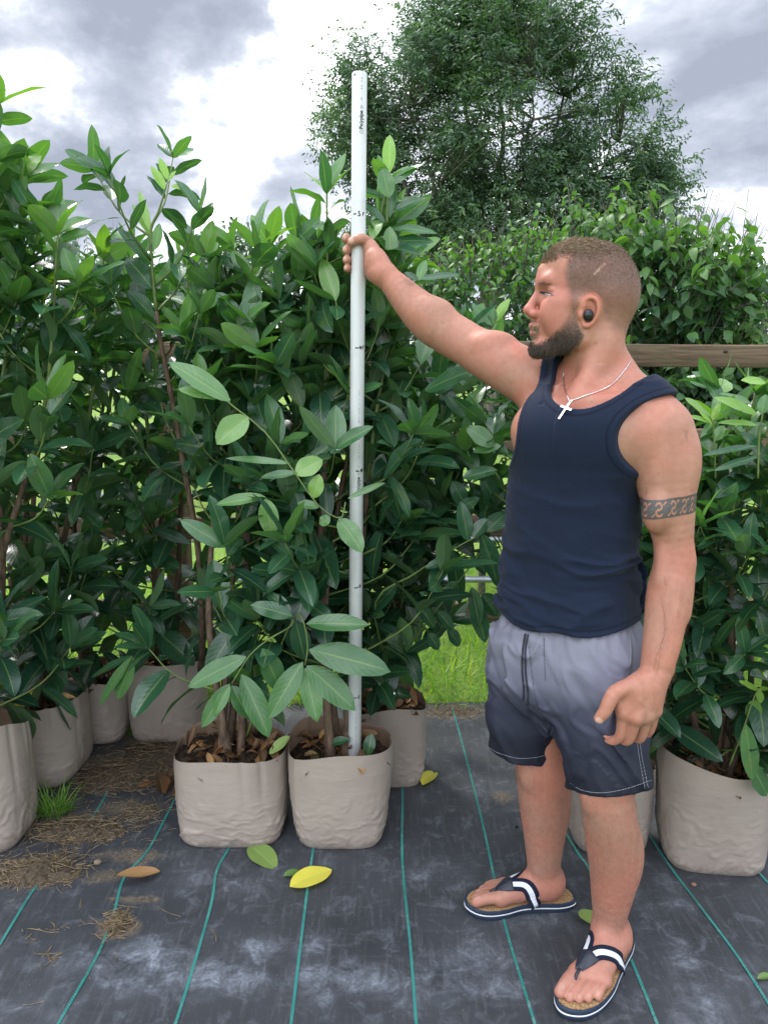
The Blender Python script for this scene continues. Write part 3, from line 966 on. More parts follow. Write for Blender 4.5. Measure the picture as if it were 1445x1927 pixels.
def make_bag(root, c, Wd, H, seed, soil_h, taper=.9, rot=0.0, litter=60):
    V, na, nz = bag_shape(c, Wd, H, seed, taper, .84, rot)
    r = np.random.default_rng(seed + 100)
    mb = MB()
    mb.add(V.reshape(-1, 3), grid_faces(nz, na, True))
    # floor of the bag
    fl = np.concatenate([V[0], c[None] + [[0, 0, .001]]])
    mb.add(fl, np.stack([np.roll(np.arange(na), -1), np.arange(na), np.full(na, na)], -1))
    k0 = int(nz * (soil_h / H) - 3)
    inn = V[k0:][::-1].copy()
    ctr = inn.mean(1, keepdims=True)
    dv = inn - ctr
    dv[..., 2] = 0
    inn = inn - .0022 * nrmz(dv)
    inn[0] = V[-1]
    inn[0] += [0, 0, .0006]
    mb.add(inn.reshape(-1, 3), grid_faces(nz - k0, na, True), mi=1)
    bag = mb.build('bag', [M['bag'], M['bag_in']], root)
    # soil surface, filling the bag to its wall
    ring = V[int(nz * soil_h / H)]
    cc = ring.mean(0)
    nr = 16
    f = np.linspace(1, 0.02, nr)[:, None, None]
    S = cc + (ring - cc)[None] * f * .985
    S[..., 2] = c[2] + soil_h + .05 * (fbm(S * 22, 4) - .5) + .018 * (1 - f[..., 0]) + .03 * (fbm(S * 70, 3) - .5)
    q = MB()
    q.add(S.reshape(-1, 3), grid_faces(nr, na, True)[:, ::-1])
    q.build('soil', M['soil'], root)
    q = MB()
    n = litter
    an = r.uniform(0, 6.28, n)
    rr = r.uniform(0.05, .86, n) ** .6
    p = cc + np.stack([np.cos(an) * rr * Wd * .44, np.sin(an) * rr * Wd * .36, 0 * an], -1)
    p[:, 2] = c[2] + soil_h + r.uniform(.012, .045, n)
    a2 = r.uniform(0, 6.28, n)
    leaf_batch(q, p, np.stack([np.cos(a2), np.sin(a2), r.normal(0, .3, n)], -1), np.stack([r.normal(0, .5, n), r.normal(0, .5, n), np.ones(n)], -1),
               r.uniform(.035, .085, n), r.uniform(.015, .034, n), r.normal(.2, .9, n), r.uniform(.1, .7, n), np.clip(r.normal(.45, .28, n), 0, 1), 7, 5, wave=.1)
    q.build('leaf_litter', M['dead'], root)


def pixel_of(q):
    d = np.array([q[0], q[1] * CT - (q[2] - CAMH) * ST, -q[1] * ST - (q[2] - CAMH) * CT])
    return 722.5 + FOC * q[0] / d[1], 963.5 + FOC * d[2] / d[1]


ARM_LINE = [((675, 480), 34), ((722, 516), 34), ((800, 590), 50), ((905, 665), 62), ((1000, 712), 70)]


def in_the_way(q):
    """growth was pushed aside here: round the pole, the arm and the trodden gap in the row"""
    x, y = pixel_of(q)
    if q[1] < 2.27 and abs(x - (676.5 - (y - 138) * .0073)) < 26 and 120 < y < 1450:
        return True
    if q[1] < 2.30:
        for (a, ra), (b, rb) in zip(ARM_LINE[:-1], ARM_LINE[1:]):
            a, b = np.array(a), np.array(b)
            t = np.clip(((x - a[0]) * (b - a)[0] + (y - a[1]) * (b - a)[1]) / ((b - a) @ (b - a)), 0, 1)
            if math.hypot(x - a[0] - t * (b - a)[0], y - a[1] - t * (b - a)[1]) < ra + (rb - ra) * t:
                return True
    if 800 < x < 925 and 1225 < y < 1345:
        return True
    if q[1] < 2.40 and 640 < y < 1215:                # the bare brown stem stays in sight
        xs = np.interp(y, [640, 740, 880, 1040, 1215], [302, 322, 347, 374, 383])
        if abs(x - xs) < 17:
            return True
    if 330 < x < 760 and y > 1345 and q[1] < 2.32:
        return True
    if 1225 < x < 1445 and y > 1440 and q[1] < 2.0:
        return True
    return False


class Plant:
    def __init__(self, root, seed):
        self.root, self.r = root, np.random.default_rng(seed)
        self.leaf, self.twig = MB(), MB()
        self.P, self.D, self.N, self.L, self.W, self.B, self.T = ([] for _ in range(7))

    def put(self, p, d, n, L, w, b, t):
        for lst, v in zip((self.P, self.D, self.N, self.L, self.W, self.B, self.T), (p, d, n, L, w, b, t)):
            lst.append(v)

    def shoot(self, path, young, L0, start=.25, gap=.030, r0=.0042, erect=0.0):
        r = self.r
        n = len(path)
        if any(in_the_way(q) for q in path[2:]):
            return
        v, f, u = tube_geo(path, np.linspace(r0, .0016, n), 5)
        self.twig.add(v, f, u)
        seg = np.linalg.norm(np.diff(path, axis=0), axis=1)
        cum = np.concatenate([[0], np.cumsum(seg)])
        ln = cum[-1]
        ang = r.uniform(0, 6.28)
        s = start * ln
        while s < ln:
            i = min(np.searchsorted(cum, s) - 1, n - 2)
            i = max(i, 0)
            u_ = (s - cum[i]) / max(seg[i], 1e-6)
            p = path[i] * (1 - u_) + path[i + 1] * u_
            tg = (path[i + 1] - path[i]) / max(seg[i], 1e-6)
            ang += 2.4 + r.normal(0, .25)
            a1 = nrmz(np.cross(tg, [0.3, 0.2, 1.0]))
            a2 = np.cross(tg, a1)
            side = a1 * math.cos(ang) + a2 * math.sin(ang)
            fr = s / ln
            opn = np.clip(r.normal(1.12 - .30 * fr - .25 * erect, .28), .2, 1.75)
            d = tg * math.cos(opn) + side * math.sin(opn) + np.array([0, 0, -.34 * (1 - erect) + .05 * erect])
            d = nrmz(d + r.normal(0, .22, 3))
            nn = nrmz(np.array([0, 0, 1.0]) * (1 - .5 * erect) + tg * .45 + r.normal(0, .38, 3))
            L = L0 * r.uniform(.72, 1.2) * (1 - .30 * fr ** 3)
            if any(in_the_way(p + d * L * k) for k in (.1, .55, 1.0)):
                s += gap
                continue
            self.put(p + side * r0 * .6, d, nn, L, L * r.uniform(.38, .48), r.uniform(.1, .8), np.clip(young * (.35 + .75 * fr) + r.normal(0, .10), 0, 1))
            s += gap * r.uniform(.7, 1.3)
        # terminal whorl
        tg = nrmz(path[-1] - path[-2])
        for k in range(4):
            ang += 1.7
            a1 = nrmz(np.cross(tg, [0.3, 0.2, 1.0]))
            a2 = np.cross(tg, a1)
            d = nrmz(tg + (a1 * math.cos(ang) + a2 * math.sin(ang)) * r.uniform(.4, 1.3))
            if in_the_way(path[-1] + d * L0):
                continue
            self.put(path[-1], d, nrmz(r.normal(0, .4, 3) + np.array([0, -.2, .8])), L0 * r.uniform(.6, 1.0), L0 * r.uniform(.24, .38), r.uniform(0, .5), np.clip(young + .12 + r.normal(0, .12), 0, 1))

    def stem(self, path, r0, r1, green=.45):
        n = len(path)
        k = int(n * (1 - green))
        q = MB()
        rad = np.linspace(r0, r1, n)
        v, f, u = tube_geo(path[:k + 1], rad[:k + 1], 9)
        q.add(v, f, u)
        q.build('stem', M['stem'], self.root)
        v, f, u = tube_geo(path[k:], rad[k:], 6)
        self.twig.add(v, f, u)

    def hero(self, twig, leaves, Y, r0=.003, tint=.62, face=.9):
        """twig: [(px,py,Y)], leaves: [(bx,by,tx,ty,w,dYbase,dYtip,tint)]"""
        if twig:
            pth = spline([P(a, b, c) for a, b, c in twig], 16)
            v, f, u = tube_geo(pth, np.linspace(r0, .0016, 16), 6)
            self.twig.add(v, f, u)
        for (bx, by, tx, ty, wpx, d0, d1, ti) in leaves:
            b, e = P(bx, by, Y + d0), P(tx, ty, Y + d1)
            d = e - b
            L = np.linalg.norm(d)
            cam = nrmz(np.array([0, 0, CAMH]) - b)
            self.put(b, d / L, nrmz(cam * face + np.array([0, 0, .8])), L * 1.02, wpx * mpp(b), .25, ti)

    def grow(self, tops, base, L0=.125, dens=1.0, young=.35, zmin=.30, reach=1.0):
        r = self.r
        for k, tp in enumerate(tops):
            tp = np.asarray(tp, float)
            a = 6.28 * k / max(len(tops), 1) + r.uniform(0, 1)
            b = base + np.array([math.cos(a) * .035, math.sin(a) * .03, -.01])
            H = tp[2] - b[2]
            m1 = b + (tp - b) * np.array([.25, .25, .35]) + r.normal(0, .03, 3)
            m2 = b + (tp - b) * np.array([.65, .65, .7]) + r.normal(0, .035, 3)
            pth = spline([b, m1, m2, tp], 30)
            self.stem(pth, .0145 * (.75 + .25 * H / 1.7), .0028)
            seg = np.linalg.norm(np.diff(pth, axis=0), axis=1)
            cum = np.concatenate([[0], np.cumsum(seg)])
            s = zmin * r.uniform(.8, 1.2)
            g = r.uniform(0, 6.28)
            while s < cum[-1] - .10:
                i = max(min(np.searchsorted(cum, s) - 1, 28), 0)
                p = pth[i]
                fr = s / cum[-1]
                g += 2.4 + r.normal(0, .3)
                out_ = np.array([math.cos(g), math.sin(g), 0])
                ln = r.uniform(.20, .46) * (1.08 - .6 * fr) * reach
                upf = r.uniform(.10, .65) + .45 * fr
                e1 = p + ln * .55 * nrmz(out_ + [0, 0, upf])
                e2 = e1 + ln * .45 * nrmz(out_ * .55 + [0, 0, upf + .25])
                self.shoot(spline([p, e1, e2], 9), np.clip(young * (.35 + .9 * fr ** 1.5), 0, 1), 1.26 * L0 * (1.06 - .1 * fr), .22, .038 / dens, erect=.45 * fr)
                s += r.uniform(.065, .115) / dens
            top = pth[-9:]
            self.shoot(top, np.clip(young * 1.35, 0, 1), 1.12 * L0, .05, .030, .003, erect=.6)

    def done(self):
        leaf_batch(self.leaf, np.array(self.P), np.array(self.D), np.array(self.N), np.array(self.L), np.array(self.W), np.array(self.B),
                   self.r.uniform(.06, .38, len(self.P)), np.array(self.T), 11, 5, wave=.03)
        self.leaf.build('foliage', M['laurel'], self.root)
        if self.twig.n:
            self.twig.build('twigs', M['twig'], self.root)


GRP = 'cherry laurels in grow bags'


def laurel(label, cx, by, wpx, rimy, seed, tops, L0=.125, dens=1.0, young=.35, taper=.9, rot=0.0, soil=.24, litter=70, zmin=.3, reach=1.0, dep=.395):
    f0 = G(cx, by)
    k = mpp(f0)
    Wd = wpx * k
    H = P(cx, rimy, f0[1])[2]
    c = np.array([f0[0], f0[1] + Wd * dep, 0.0])
    c[0] = f0[0] * depth(c) / depth(f0)
    c[2] = hz(c[0], c[1]) * .5
    root = empty('potted_laurel', c, label, 'potted plant', GRP)
    make_bag(root, c, Wd, H, seed, min(soil, H * .86), taper, rot, litter)
    pl = Plant(root, seed)
    pl.grow([P(*q) for q in tops], c + np.array([0, 0, min(soil, H * .86)]), L0, dens, young, zmin, reach)
    return pl, c


# --- left foreground, cut by the picture edge
p_, c_ = laurel('tallest potted laurel in the leftmost grow bag, cut by the left edge', -32, 1612, 205, 1395, 11,
                [(-6, 200, 2.15), (48, 330, 2.2), (-60, 290, 2.25), (110, 440, 2.15)], .135, .78, .5, .92, soil=.25, zmin=.2)
p_.done()
p_, c_ = laurel('potted laurel in the large grey brown bag with a yellow leaf on its soil', 62, 1492, 225, 1345, 12,
                [(195, 490, 2.45), (85, 480, 2.5), (30, 450, 2.45), (150, 560, 2.4)], .13, .68, .45, .90, soil=.22, zmin=.16)
p_.hero([(235, 1260, 2.3), (250, 1235, 2.3)], [(250, 1235, 178, 1330, 22, 0, 0, .6), (252, 1238, 215, 1318, 36, 0, 0, .62), (250, 1234, 165, 1270, 18, .05, .08, .4)], 2.3)
p_.done()
p_, c_ = laurel('shaded laurel whose bag is squeezed behind the grey brown one at the left', 175, 1405, 165, 1290, 13,
                [(175, 530, 2.9), (245, 480, 2.85), (130, 600, 2.9)], .125, .75, .35, .9, soil=.22, zmin=.12)
p_.done()
p_, c_ = laurel('laurel at the back left by the fence, its orange brown bag mouth just showing', 40, 1345, 165, 1235, 14,
                [(40, 560, 3.1), (-40, 540, 3.1)], .12, .6, .35, .9, soil=.24, zmin=.12)
p_.done()
p_, c_ = laurel('laurel with a bare brown stem in the shaded rear bag of the left rows', 320, 1402, 148, 1255, 15,
                [(355, 510, 2.8), (235, 520, 2.8), (400, 500, 2.85)], .13, .8, .42, .86, soil=.24, zmin=.14)
q_ = spline([P(378, 1262, 2.78), P(382, 1190, 2.6), P(374, 1040, 2.45), P(347, 880, 2.40), P(322, 740, 2.40), P(302, 640, 2.40), P(290, 540, 2.40), P(284, 440, 2.40), P(300, 395, 2.40), P(316, 342, 2.40)], 40)
p_.stem(q_, .0125, .0022, .40)
for k_ in range(12, 40, 2):
    g_ = k_ * 2.4
    o_ = np.array([math.cos(g_), math.sin(g_) * .8, .75])
    if k_ < 34:
        p_.shoot(spline([q_[k_], q_[k_] + .12 * nrmz(o_), q_[k_] + .26 * nrmz(o_ + np.array([0, 0, .4]))], 8), .30, .125, .3, .034, erect=.4)
p_.hero([], [(311, 358, 286, 311, 19, 0, 0, 1.0), (316, 338, 301, 295, 15, 0, 0, 1.0), (318, 340, 330, 320, 8, 0, 0, .95), (321, 351, 348, 354, 14, 0, 0, .95), (284, 440, 262, 352, 15, 0, .05, .95), (284, 445, 250, 380, 15, .02, .05, .9),
             (287, 500, 225, 425, 26, 0, -.05, .35), (288, 545, 240, 480, 45, 0, 0, .25), (290, 540, 350, 460, 22, 0, 0, .6), (290, 600, 245, 545, 36, 0, -.04, .22), (292, 470, 300, 420, 20, 0, 0, .7)], 2.40)
p_.done()
# --- the middle pair in front
p_, c_ = laurel('laurel in the front bag left of the pole bag, low leafy branch hanging over it', 443, 1602, 216, 1443, 16,
                [(440, 470, 2.45), (508, 460, 2.5), (470, 530, 2.4), (400, 550, 2.5), (560, 490, 2.55)], .13, 1.0, .45, .91, soil=.25, zmin=.30)
p_.hero([(450, 1420, 2.30), (500, 1290, 2.22), (521, 1232, 2.15), (553, 1162, 2.06)], [], 2.1, .005)
p_.hero([(553, 1162, 2.06), (564, 1157, 2.05), (574, 1180, 2.04), (579, 1220, 2.03), (574, 1252, 2.02)],
        [(576, 1174, 693, 1171, 38, 0, -.02, .55), (582, 1223, 734, 1257, 60, 0, -.04, .50), (577, 1253, 670, 1333, 52, 0, -.05, .58), (574, 1257, 598, 1358, 42, 0, -.06, .66),
         (570, 1246, 503, 1352, 46, 0, -.05, .56), (556, 1168, 575, 1243, 40, .05, .06, .2), (550, 1160, 472, 1135, 34, 0, 0, .42), (547, 1155, 503, 1113, 28, .02, .04, .40)], 2.03, .0028, face=1.6)
p_.hero([(553, 1166, 2.07), (545, 1180, 2.06), (503, 1205, 2.04), (469, 1235, 2.03), (436, 1287, 2.01)],
        [(494, 1220, 530, 1302, 46, 0, .0, .50), (463, 1236, 350, 1290, 42, 0, -.02, .58), (455, 1269, 509, 1388, 46, 0, -.05, .56), (436, 1290, 470, 1352, 34, 0, -.02, .5),
         (433, 1287, 376, 1370, 33, 0, -.03, .58), (433, 1290, 402, 1347, 24, -.01, -.04, .62)], 2.03, .0028, face=1.6)
p_.hero([(420, 745, 2.08), (433, 760, 2.07), (498, 812, 2.05), (548, 880, 2.04), (598, 950, 2.03), (640, 975, 2.03), (650, 945, 2.03)],
        [(433, 755, 320, 676, 44, 0, 0, .68), (420, 748, 335, 727, 28, 0, 0, .75), (467, 785, 408, 832, 54, 0, -.05, .80), (545, 872, 425, 856, 15, 0, 0, .6), (556, 893, 606, 862, 42, 0, .02, .86),
         (590, 938, 600, 893, 30, 0, 0, .9), (500, 935, 405, 945, 26, 0, 0, .72), (500, 938, 512, 1010, 38, 0, -.03, .78), (600, 955, 560, 945, 20, 0, 0, .6), (622, 975, 600, 985, 24, 0, 0, .7),
         (638, 975, 682, 1036, 42, 0, -.05, .66), (655, 938, 724, 905, 14, 0, .02, .6), (560, 890, 490, 895, 18, 0, 0, .5)], 2.04, .0026, face=1.4)
p_.done()
p_, c_ = laurel('laurel in the front bag that holds the white pole', 642, 1610, 200, 1432, 17,
                [(728, 350, 2.40), (615, 365, 2.45), (690, 480, 2.5), (600, 480, 2.5), (765, 480, 2.5)], .13, 1.0, .42, .80, soil=.25, zmin=.30)
p_.hero([(728, 420, 2.36), (730, 360, 2.36), (731, 325, 2.36)],
        [(731, 328, 733, 250, 27, 0, .02, .95), (728, 345, 712, 290, 18, .02, .02, .7), (733, 350, 786, 308, 20, 0, 0, .45), (724, 372, 678, 350, 18, 0, -.06, .2), (732, 372, 720, 315, 34, -.02, -.02, .62),
         (735, 400, 800, 366, 20, 0, 0, .3), (725, 420, 683, 380, 18, 0, 0, .3), (733, 410, 745, 340, 16, 0, 0, .4), (735, 430, 822, 432, 22, 0, 0, .5), (736, 455, 815, 448, 30, 0, 0, .3), (735, 490, 733, 425, 30, -.02, -.02, .7)], 2.36, .004)
p_.done()
p_, c_ = laurel('laurel in the rear bag just behind the pole bag, branches reaching towards the man', 724, 1486, 158, 1345, 18,
                [(790, 610, 2.6), (840, 740, 2.55), (755, 570, 2.65), (880, 850, 2.5), (690, 560, 2.7)], .125, 1.0, .35, .92, soil=.24, reach=1.05, zmin=.12)
p_.hero([(740, 1290, 2.5), (705, 1140, 2.3), (780, 1080, 2.25), (850, 1035, 2.2), (915, 1000, 2.2)],
        [(880, 1018, 868, 945, 30, 0, 0, .35), (890, 1012, 915, 975, 28, 0, 0, .2), (845, 1040, 830, 1075, 40, 0, 0, .3), (905, 1003, 940, 1100, 40, 0, 0, .3), (800, 1070, 850, 1045, 20, 0, 0, .2), (915, 1000, 955, 960, 38, 0, .05, .3), (850, 1035, 868, 1140, 34, .1, .1, .3)], 2.2, .004)
p_.hero([(760, 1230, 2.45), (822, 1146, 2.28), (870, 1085, 2.24), (912, 1028, 2.22)],
        [(887, 1105, 903, 1178, 30, 0, -.02, .25), (890, 1128, 916, 1210, 34, .03, 0, .3), (822, 1150, 856, 1186, 26, 0, 0, .3), (780, 1132, 822, 1182, 30, 0, 0, .2), (842, 1182, 867, 1216, 26, 0, 0, .15), (919, 1018, 938, 1106, 30, .03, .03, .3),
         (885, 1046, 917, 1080, 24, 0, 0, .3), (805, 1192, 828, 1222, 26, 0, 0, .2), (905, 1118, 938, 1158, 40, .04, .03, .35), (860, 1095, 835, 1120, 24, 0, 0, .4), (850, 905, 880, 955, 34, .05, .05, .3), (905, 890, 935, 950, 34, .05, .05, .25), (860, 960, 900, 935, 26, 0, 0, .2)], 2.24, .0035)
p_.done()
# --- behind and right of the man
p_, c_ = laurel('laurel whose bag stands directly behind the legs of the man', 1140, 1612, 160, 1470, 19,
                [(935, 660, 2.5), (905, 840, 2.4), (1010, 800, 2.45), (1230, 920, 2.25), (1120, 860, 2.4)], .13, .9, .45, .86, soil=.24)
p_.hero([(800, 560, 2.12), (790, 535, 2.07)], [(790, 526, 866, 511, 17, 0, 0, .3), (786, 527, 762, 511, 15, 0, 0, .05), (788, 528, 800, 488, 20, .02, .03, .6)], 2.055)
p_.hero([(900, 640, 2.45), (925, 620, 2.45), (935, 600, 2.45)], [(930, 607, 957, 560, 20, 0, 0, .95), (925, 612, 890, 570, 22, 0, 0, .5), (920, 620, 880, 605, 18, 0, 0, .4), (930, 610, 925, 575, 16, 0, 0, .5)], 2.45)
p_.hero([], [(800, 735, 893, 686, 46, 0, -.1, .40), (890, 850, 942, 835, 24, 0, 0, .6), (930, 840, 880, 800, 40, 0, 0, .6), (870, 900, 935, 880, 30, 0, 0, .4)], 2.2)
p_.done()
p_, c_ = laurel('laurel in the shiny taupe bag at the right, glossy leaves down to the soil', 1332, 1655, 210, 1452, 20,
                [(1345, 790, 2.12), (1420, 740, 2.05), (1265, 900, 2.2), (1390, 860, 2.2), (1440, 900, 2.1)], .115, 1.25, .42, .86, rot=-.12, soil=.25, zmin=.06, reach=.95)
p_.hero([(1345, 900, 2.0), (1343, 830, 2.0), (1340, 790, 2.0)], [(1340, 792, 1353, 758, 14, 0, 0, 1.0), (1338, 795, 1295, 780, 12, 0, 0, .9), (1340, 800, 1318, 775, 8, 0, 0, 1.), (1345, 830, 1360, 800, 22, 0, 0, .7)], 2.0)
p_.hero([(1425, 900, 1.95), (1428, 820, 1.95), (1436, 770, 1.95)], [(1425, 780, 1350, 742, 26, 0, -.03, .9), (1425, 800, 1355, 790, 16, 0, -.02, .85), (1432, 780, 1440, 742, 22, 0, 0, .6), (1440, 720, 1396, 712, 20, 0, 0, .95), (1425, 860, 1345, 880, 18, 0, 0, .3),
                                                                          (1425, 840, 1325, 850, 16, 0, 0, .25)], 1.95)
p_.hero([(1372, 1440, 1.96), (1395, 1380, 1.93), (1415, 1320, 1.92), (1427, 1295, 1.92)],
        [(1402, 1362, 1418, 1475, 32, 0, -.03, .62), (1427, 1300, 1393, 1280, 14, 0, 0, 1.), (1427, 1298, 1432, 1325, 14, 0, 0, .95), (1420, 1315, 1415, 1360, 30, .03, .03, .85), (1428, 1297, 1447, 1295, 10, 0, 0, .98), (1412, 1440, 1450, 1500, 42, 0, 0, .5)], 1.93)
p_.done()

# ------------------------------------------------------------------ measuring pole
m, t, out = new_mat('white_pipe')
tc = t.add('ShaderNodeTexCoord').outputs['Object']
gr = t.noise(t.add('ShaderNodeMapping', {'Vector': tc, 'Scale': (40, 40, 2)}).outputs[0], 1.0, 6, 0.7)
n2 = t.noise(tc, 14, 5)
c = t.mix(t.ramp(gr, [(0.55, 0.0), (0.75, 0.5)]), (0.55, 0.565, 0.57), (0.36, 0.37, 0.365))
c = t.mix(t.ramp(n2, [(0.55, 0.0), (0.75, 0.5)]), c, (0.34, 0.35, 0.33))
pbr(t, out, c, 0.42, 0.4, gr, 0.05)
M['pipe'] = m
pb, pt = P(667, 1440, 2.205), P(676.5, 138, 2.225)
PR = 14.3 * mpp(pt)
PAX = nrmz(pt - pb)
pb = pb - PAX * .03
pole = empty('measuring_pole', pb, 'tall white plastic pipe marked in feet, held upright in the front bag', 'pole')
PL = np.linalg.norm(pt - pb)
mb = MB()
u_ = nrmz(np.cross(PAX, [0, 1, 0]))
u_ = u_ * np.sign(u_[0])
v_ = np.cross(PAX, u_)
v_ = v_ * np.sign(-v_[1])                       # v_ points to the camera side
na = 40
aa = np.linspace(0, 2 * np.pi, na, endpoint=False)


def pole_pt(ang, h, r=None):
    """ang measured from the camera side, positive to picture right"""
    r = PR if r is None else r
    ang, h = np.asarray(ang, float), np.asarray(h, float)
    return pb + h[..., None] * PAX + r * (np.cos(ang)[..., None] * v_ + np.sin(ang)[..., None] * u_)


prof = [(0, PR - .0025), (0, PR - .0006), (.0008, PR), (PL - .001, PR), (PL, PR - .0008), (PL, PR - .0026), (PL - .12, PR - .0026)]
V = np.stack([pole_pt(aa, np.full(na, h), r) for h, r in prof])
mb.add(V.reshape(-1, 3), grid_faces(len(prof), na, True)[:, ::-1])
mb.build('pipe', M['pipe'], pole)


def h_at(py):
    lo, hi = 0.0, PL
    for _ in range(40):
        mid = (lo + hi) / 2
        q = pb + PAX * mid
        d = np.array([q[0], q[1] * CT - (q[2] - CAMH) * ST, -q[1] * ST - (q[2] - CAMH) * CT])
        yy = 963.5 + FOC * d[2] / d[1]
        lo, hi = (mid, hi) if yy > py else (lo, mid)
    return lo


M['ink'] = simple_mat('black_marker', (.012, .012, .016), .6, .3)
M['ink2'] = simple_mat('faint_print', (.20, .21, .24), .6, .3)
ink, ink2 = MB(), MB()


def stroke(pts, h0, wd=.0015, dst=None, ang0=0.0):
    """pts in millimetres (to the right, upward) around the pipe at height h0"""
    p = spline(np.asarray(pts, float) / 1000.0, 14) if len(pts) > 2 else np.linspace(np.asarray(pts[0]), np.asarray(pts[1]), 8) / 1000.0
    tn = nrmz(np.gradient(p, axis=0))
    sd_ = np.stack([-tn[:, 1], tn[:, 0]], -1) * wd
    V = np.stack([pole_pt(ang0 + q[:, 0] / PR, h0 + q[:, 1], PR + .0005) for q in (p - sd_, p + sd_)], 1).reshape(-1, 3)
    (ink if dst is None else dst).add(V, grid_faces(len(p), 2))


def dash(h, x0, x1, tilt=0):
    stroke([(x0, -tilt), (x1, tilt)], h)


for py, kind in ((1308, 1), (1102, 2), (885, 3), (655, 4), (405, 5), (145, 6)):
    h = h_at(py)
    if kind == 1:
        stroke([(-4, .5), (2, -1), (7, 1)], h)
        stroke([(11, -3), (13, 7), (12, -5)], h)
    elif kind == 2:
        stroke([(-4, -1), (3, -1.2), (9, 1.5)], h)
        stroke([(11, 5), (14, 7), (15, 4), (12, 0), (16, 0.5)], h)
    elif kind == 3:
        dash(h, -2, 9, .3)
        stroke([(2, 5), (2.5, -2)], h, .001)
        stroke([(12, 5), (15, 5), (13, 2), (16, 1), (12.5, -3)], h)
        stroke([(18, -2), (19, 5), (22, 5)], h)
        stroke([(18.5, 2), (21, 2)], h)
    elif kind == 4:
        dash(h, -6, 4)
        stroke([(9, 6), (7, 0), (12, 1)], h)
        stroke([(11, 4), (10.5, -4)], h)
        stroke([(16, -3), (17, 5), (21, 5.5)], h)
        stroke([(16.5, 1), (19, 1.3)], h)
    elif kind == 5:
        dash(h, -14, -5, .6)
        stroke([(5, 6), (1.5, 6), (1, 3), (5, -1.5), (4.5, -4.5), (-1, -4.5)], h, .0013)
        stroke([(13, -4), (13.5, 4), (18, 4)], h, .0013)
        stroke([(13.2, 0), (16, .3)], h, .0011)
    else:
        dash(h, -15, -10, 1.5)


def wrap_text(s, size, py_bottom, ang, dst, bold=0.0, sx=1.0):
    """printed text running up the pipe"""
    cu = bpy.data.curves.new('t', 'FONT')
    cu.body = s
    cu.size = size
    cu.offset = bold
    cu.resolution_u = 3
    ob = bpy.data.objects.new('t', cu)
    COL.objects.link(ob)
    me = ob.evaluated_get(bpy.context.evaluated_depsgraph_get()).to_mesh()
    co = np.array([v.co[:] for v in me.vertices])
    fs = [list(p.vertices) for p in me.polygons]
    if len(co):
        V = pole_pt(ang - co[:, 1] / PR, h_at(py_bottom) + co[:, 0] * sx, PR + .0005)
        for k in set(len(f) for f in fs):
            dst.add(V, np.array([f for f in fs if len(f) == k]))
        end = co[:, 0].max() * sx
    bpy.data.objects.remove(ob)
    bpy.data.curves.remove(cu)
    return h_at(py_bottom) + end


for pyb, pyt in ((247, 150), (925, 735)):
    # ring emblem, brand word, then the blurred run of small print
    h0 = h_at(pyb)
    a_ = np.linspace(0, 6.283, 20)
    ring = np.stack([np.cos(a_) * 4.2, np.sin(a_) * 4.2], -1)
    for i in range(19):
        stroke([ring[i], ring[i + 1]], h0 - .006, .0006, ink2, .34)
    hh = wrap_text('Polypipe', .0135, pyb, .52, ink, .0004)
    top = h_at(pyt)
    rr_ = np.random.default_rng(5)
    stroke([(-3, 0), (3, 0)], hh + .007, .0009, ink2, .36)
    stroke([(-3, 3), (0, 5), (3, 3)], hh + .007, .0007, ink2, .36)
    x = hh + .022
    while x < top:                                    # print too small to read: short worn marks
        if rr_.random() < .78:
            L_ = rr_.uniform(1.5, 4.5)
            stroke([(-2.6, 0), (rr_.uniform(-.5, 2.6), L_ * .2)], x, .0007, ink2, .36)
        x += rr_.uniform(.003, .0065) if rr_.random() < .85 else .014
top = h_at(1322)
x = h_at(1425)
rr_ = np.random.default_rng(6)
while x < top:
    stroke([(-2.4, 0), (rr_.uniform(0, 2.4), .6)], x, .0008, ink2, .25)
    x += rr_.uniform(.0035, .008)
ink.build('handwritten_marks', M['ink'], pole)
ink2.build('small_print', M['ink2'], pole)

# ------------------------------------------------------------------ things lying on the membrane
def fallen(px0, py0, px1, py1, wpx, mat, label, tint=.5, lift=.004, bend=.15, fold=.15, n=None, name='fallen_leaf'):
    a, b = G(px0, py0), G(px1, py1)
    a[2], b[2] = hz(a[0], a[1]) + lift, hz(b[0], b[1]) + lift
    d = b - a
    q = MB()
    leaf_batch(q, [a], [d], [n if n is not None else (0, -.1, 1)], np.linalg.norm(d), wpx * mpp(a) * 1.15, bend, fold, tint, 13, 7, wave=.012)
    return tag(q.build(name, M[mat]), label, 'leaf')


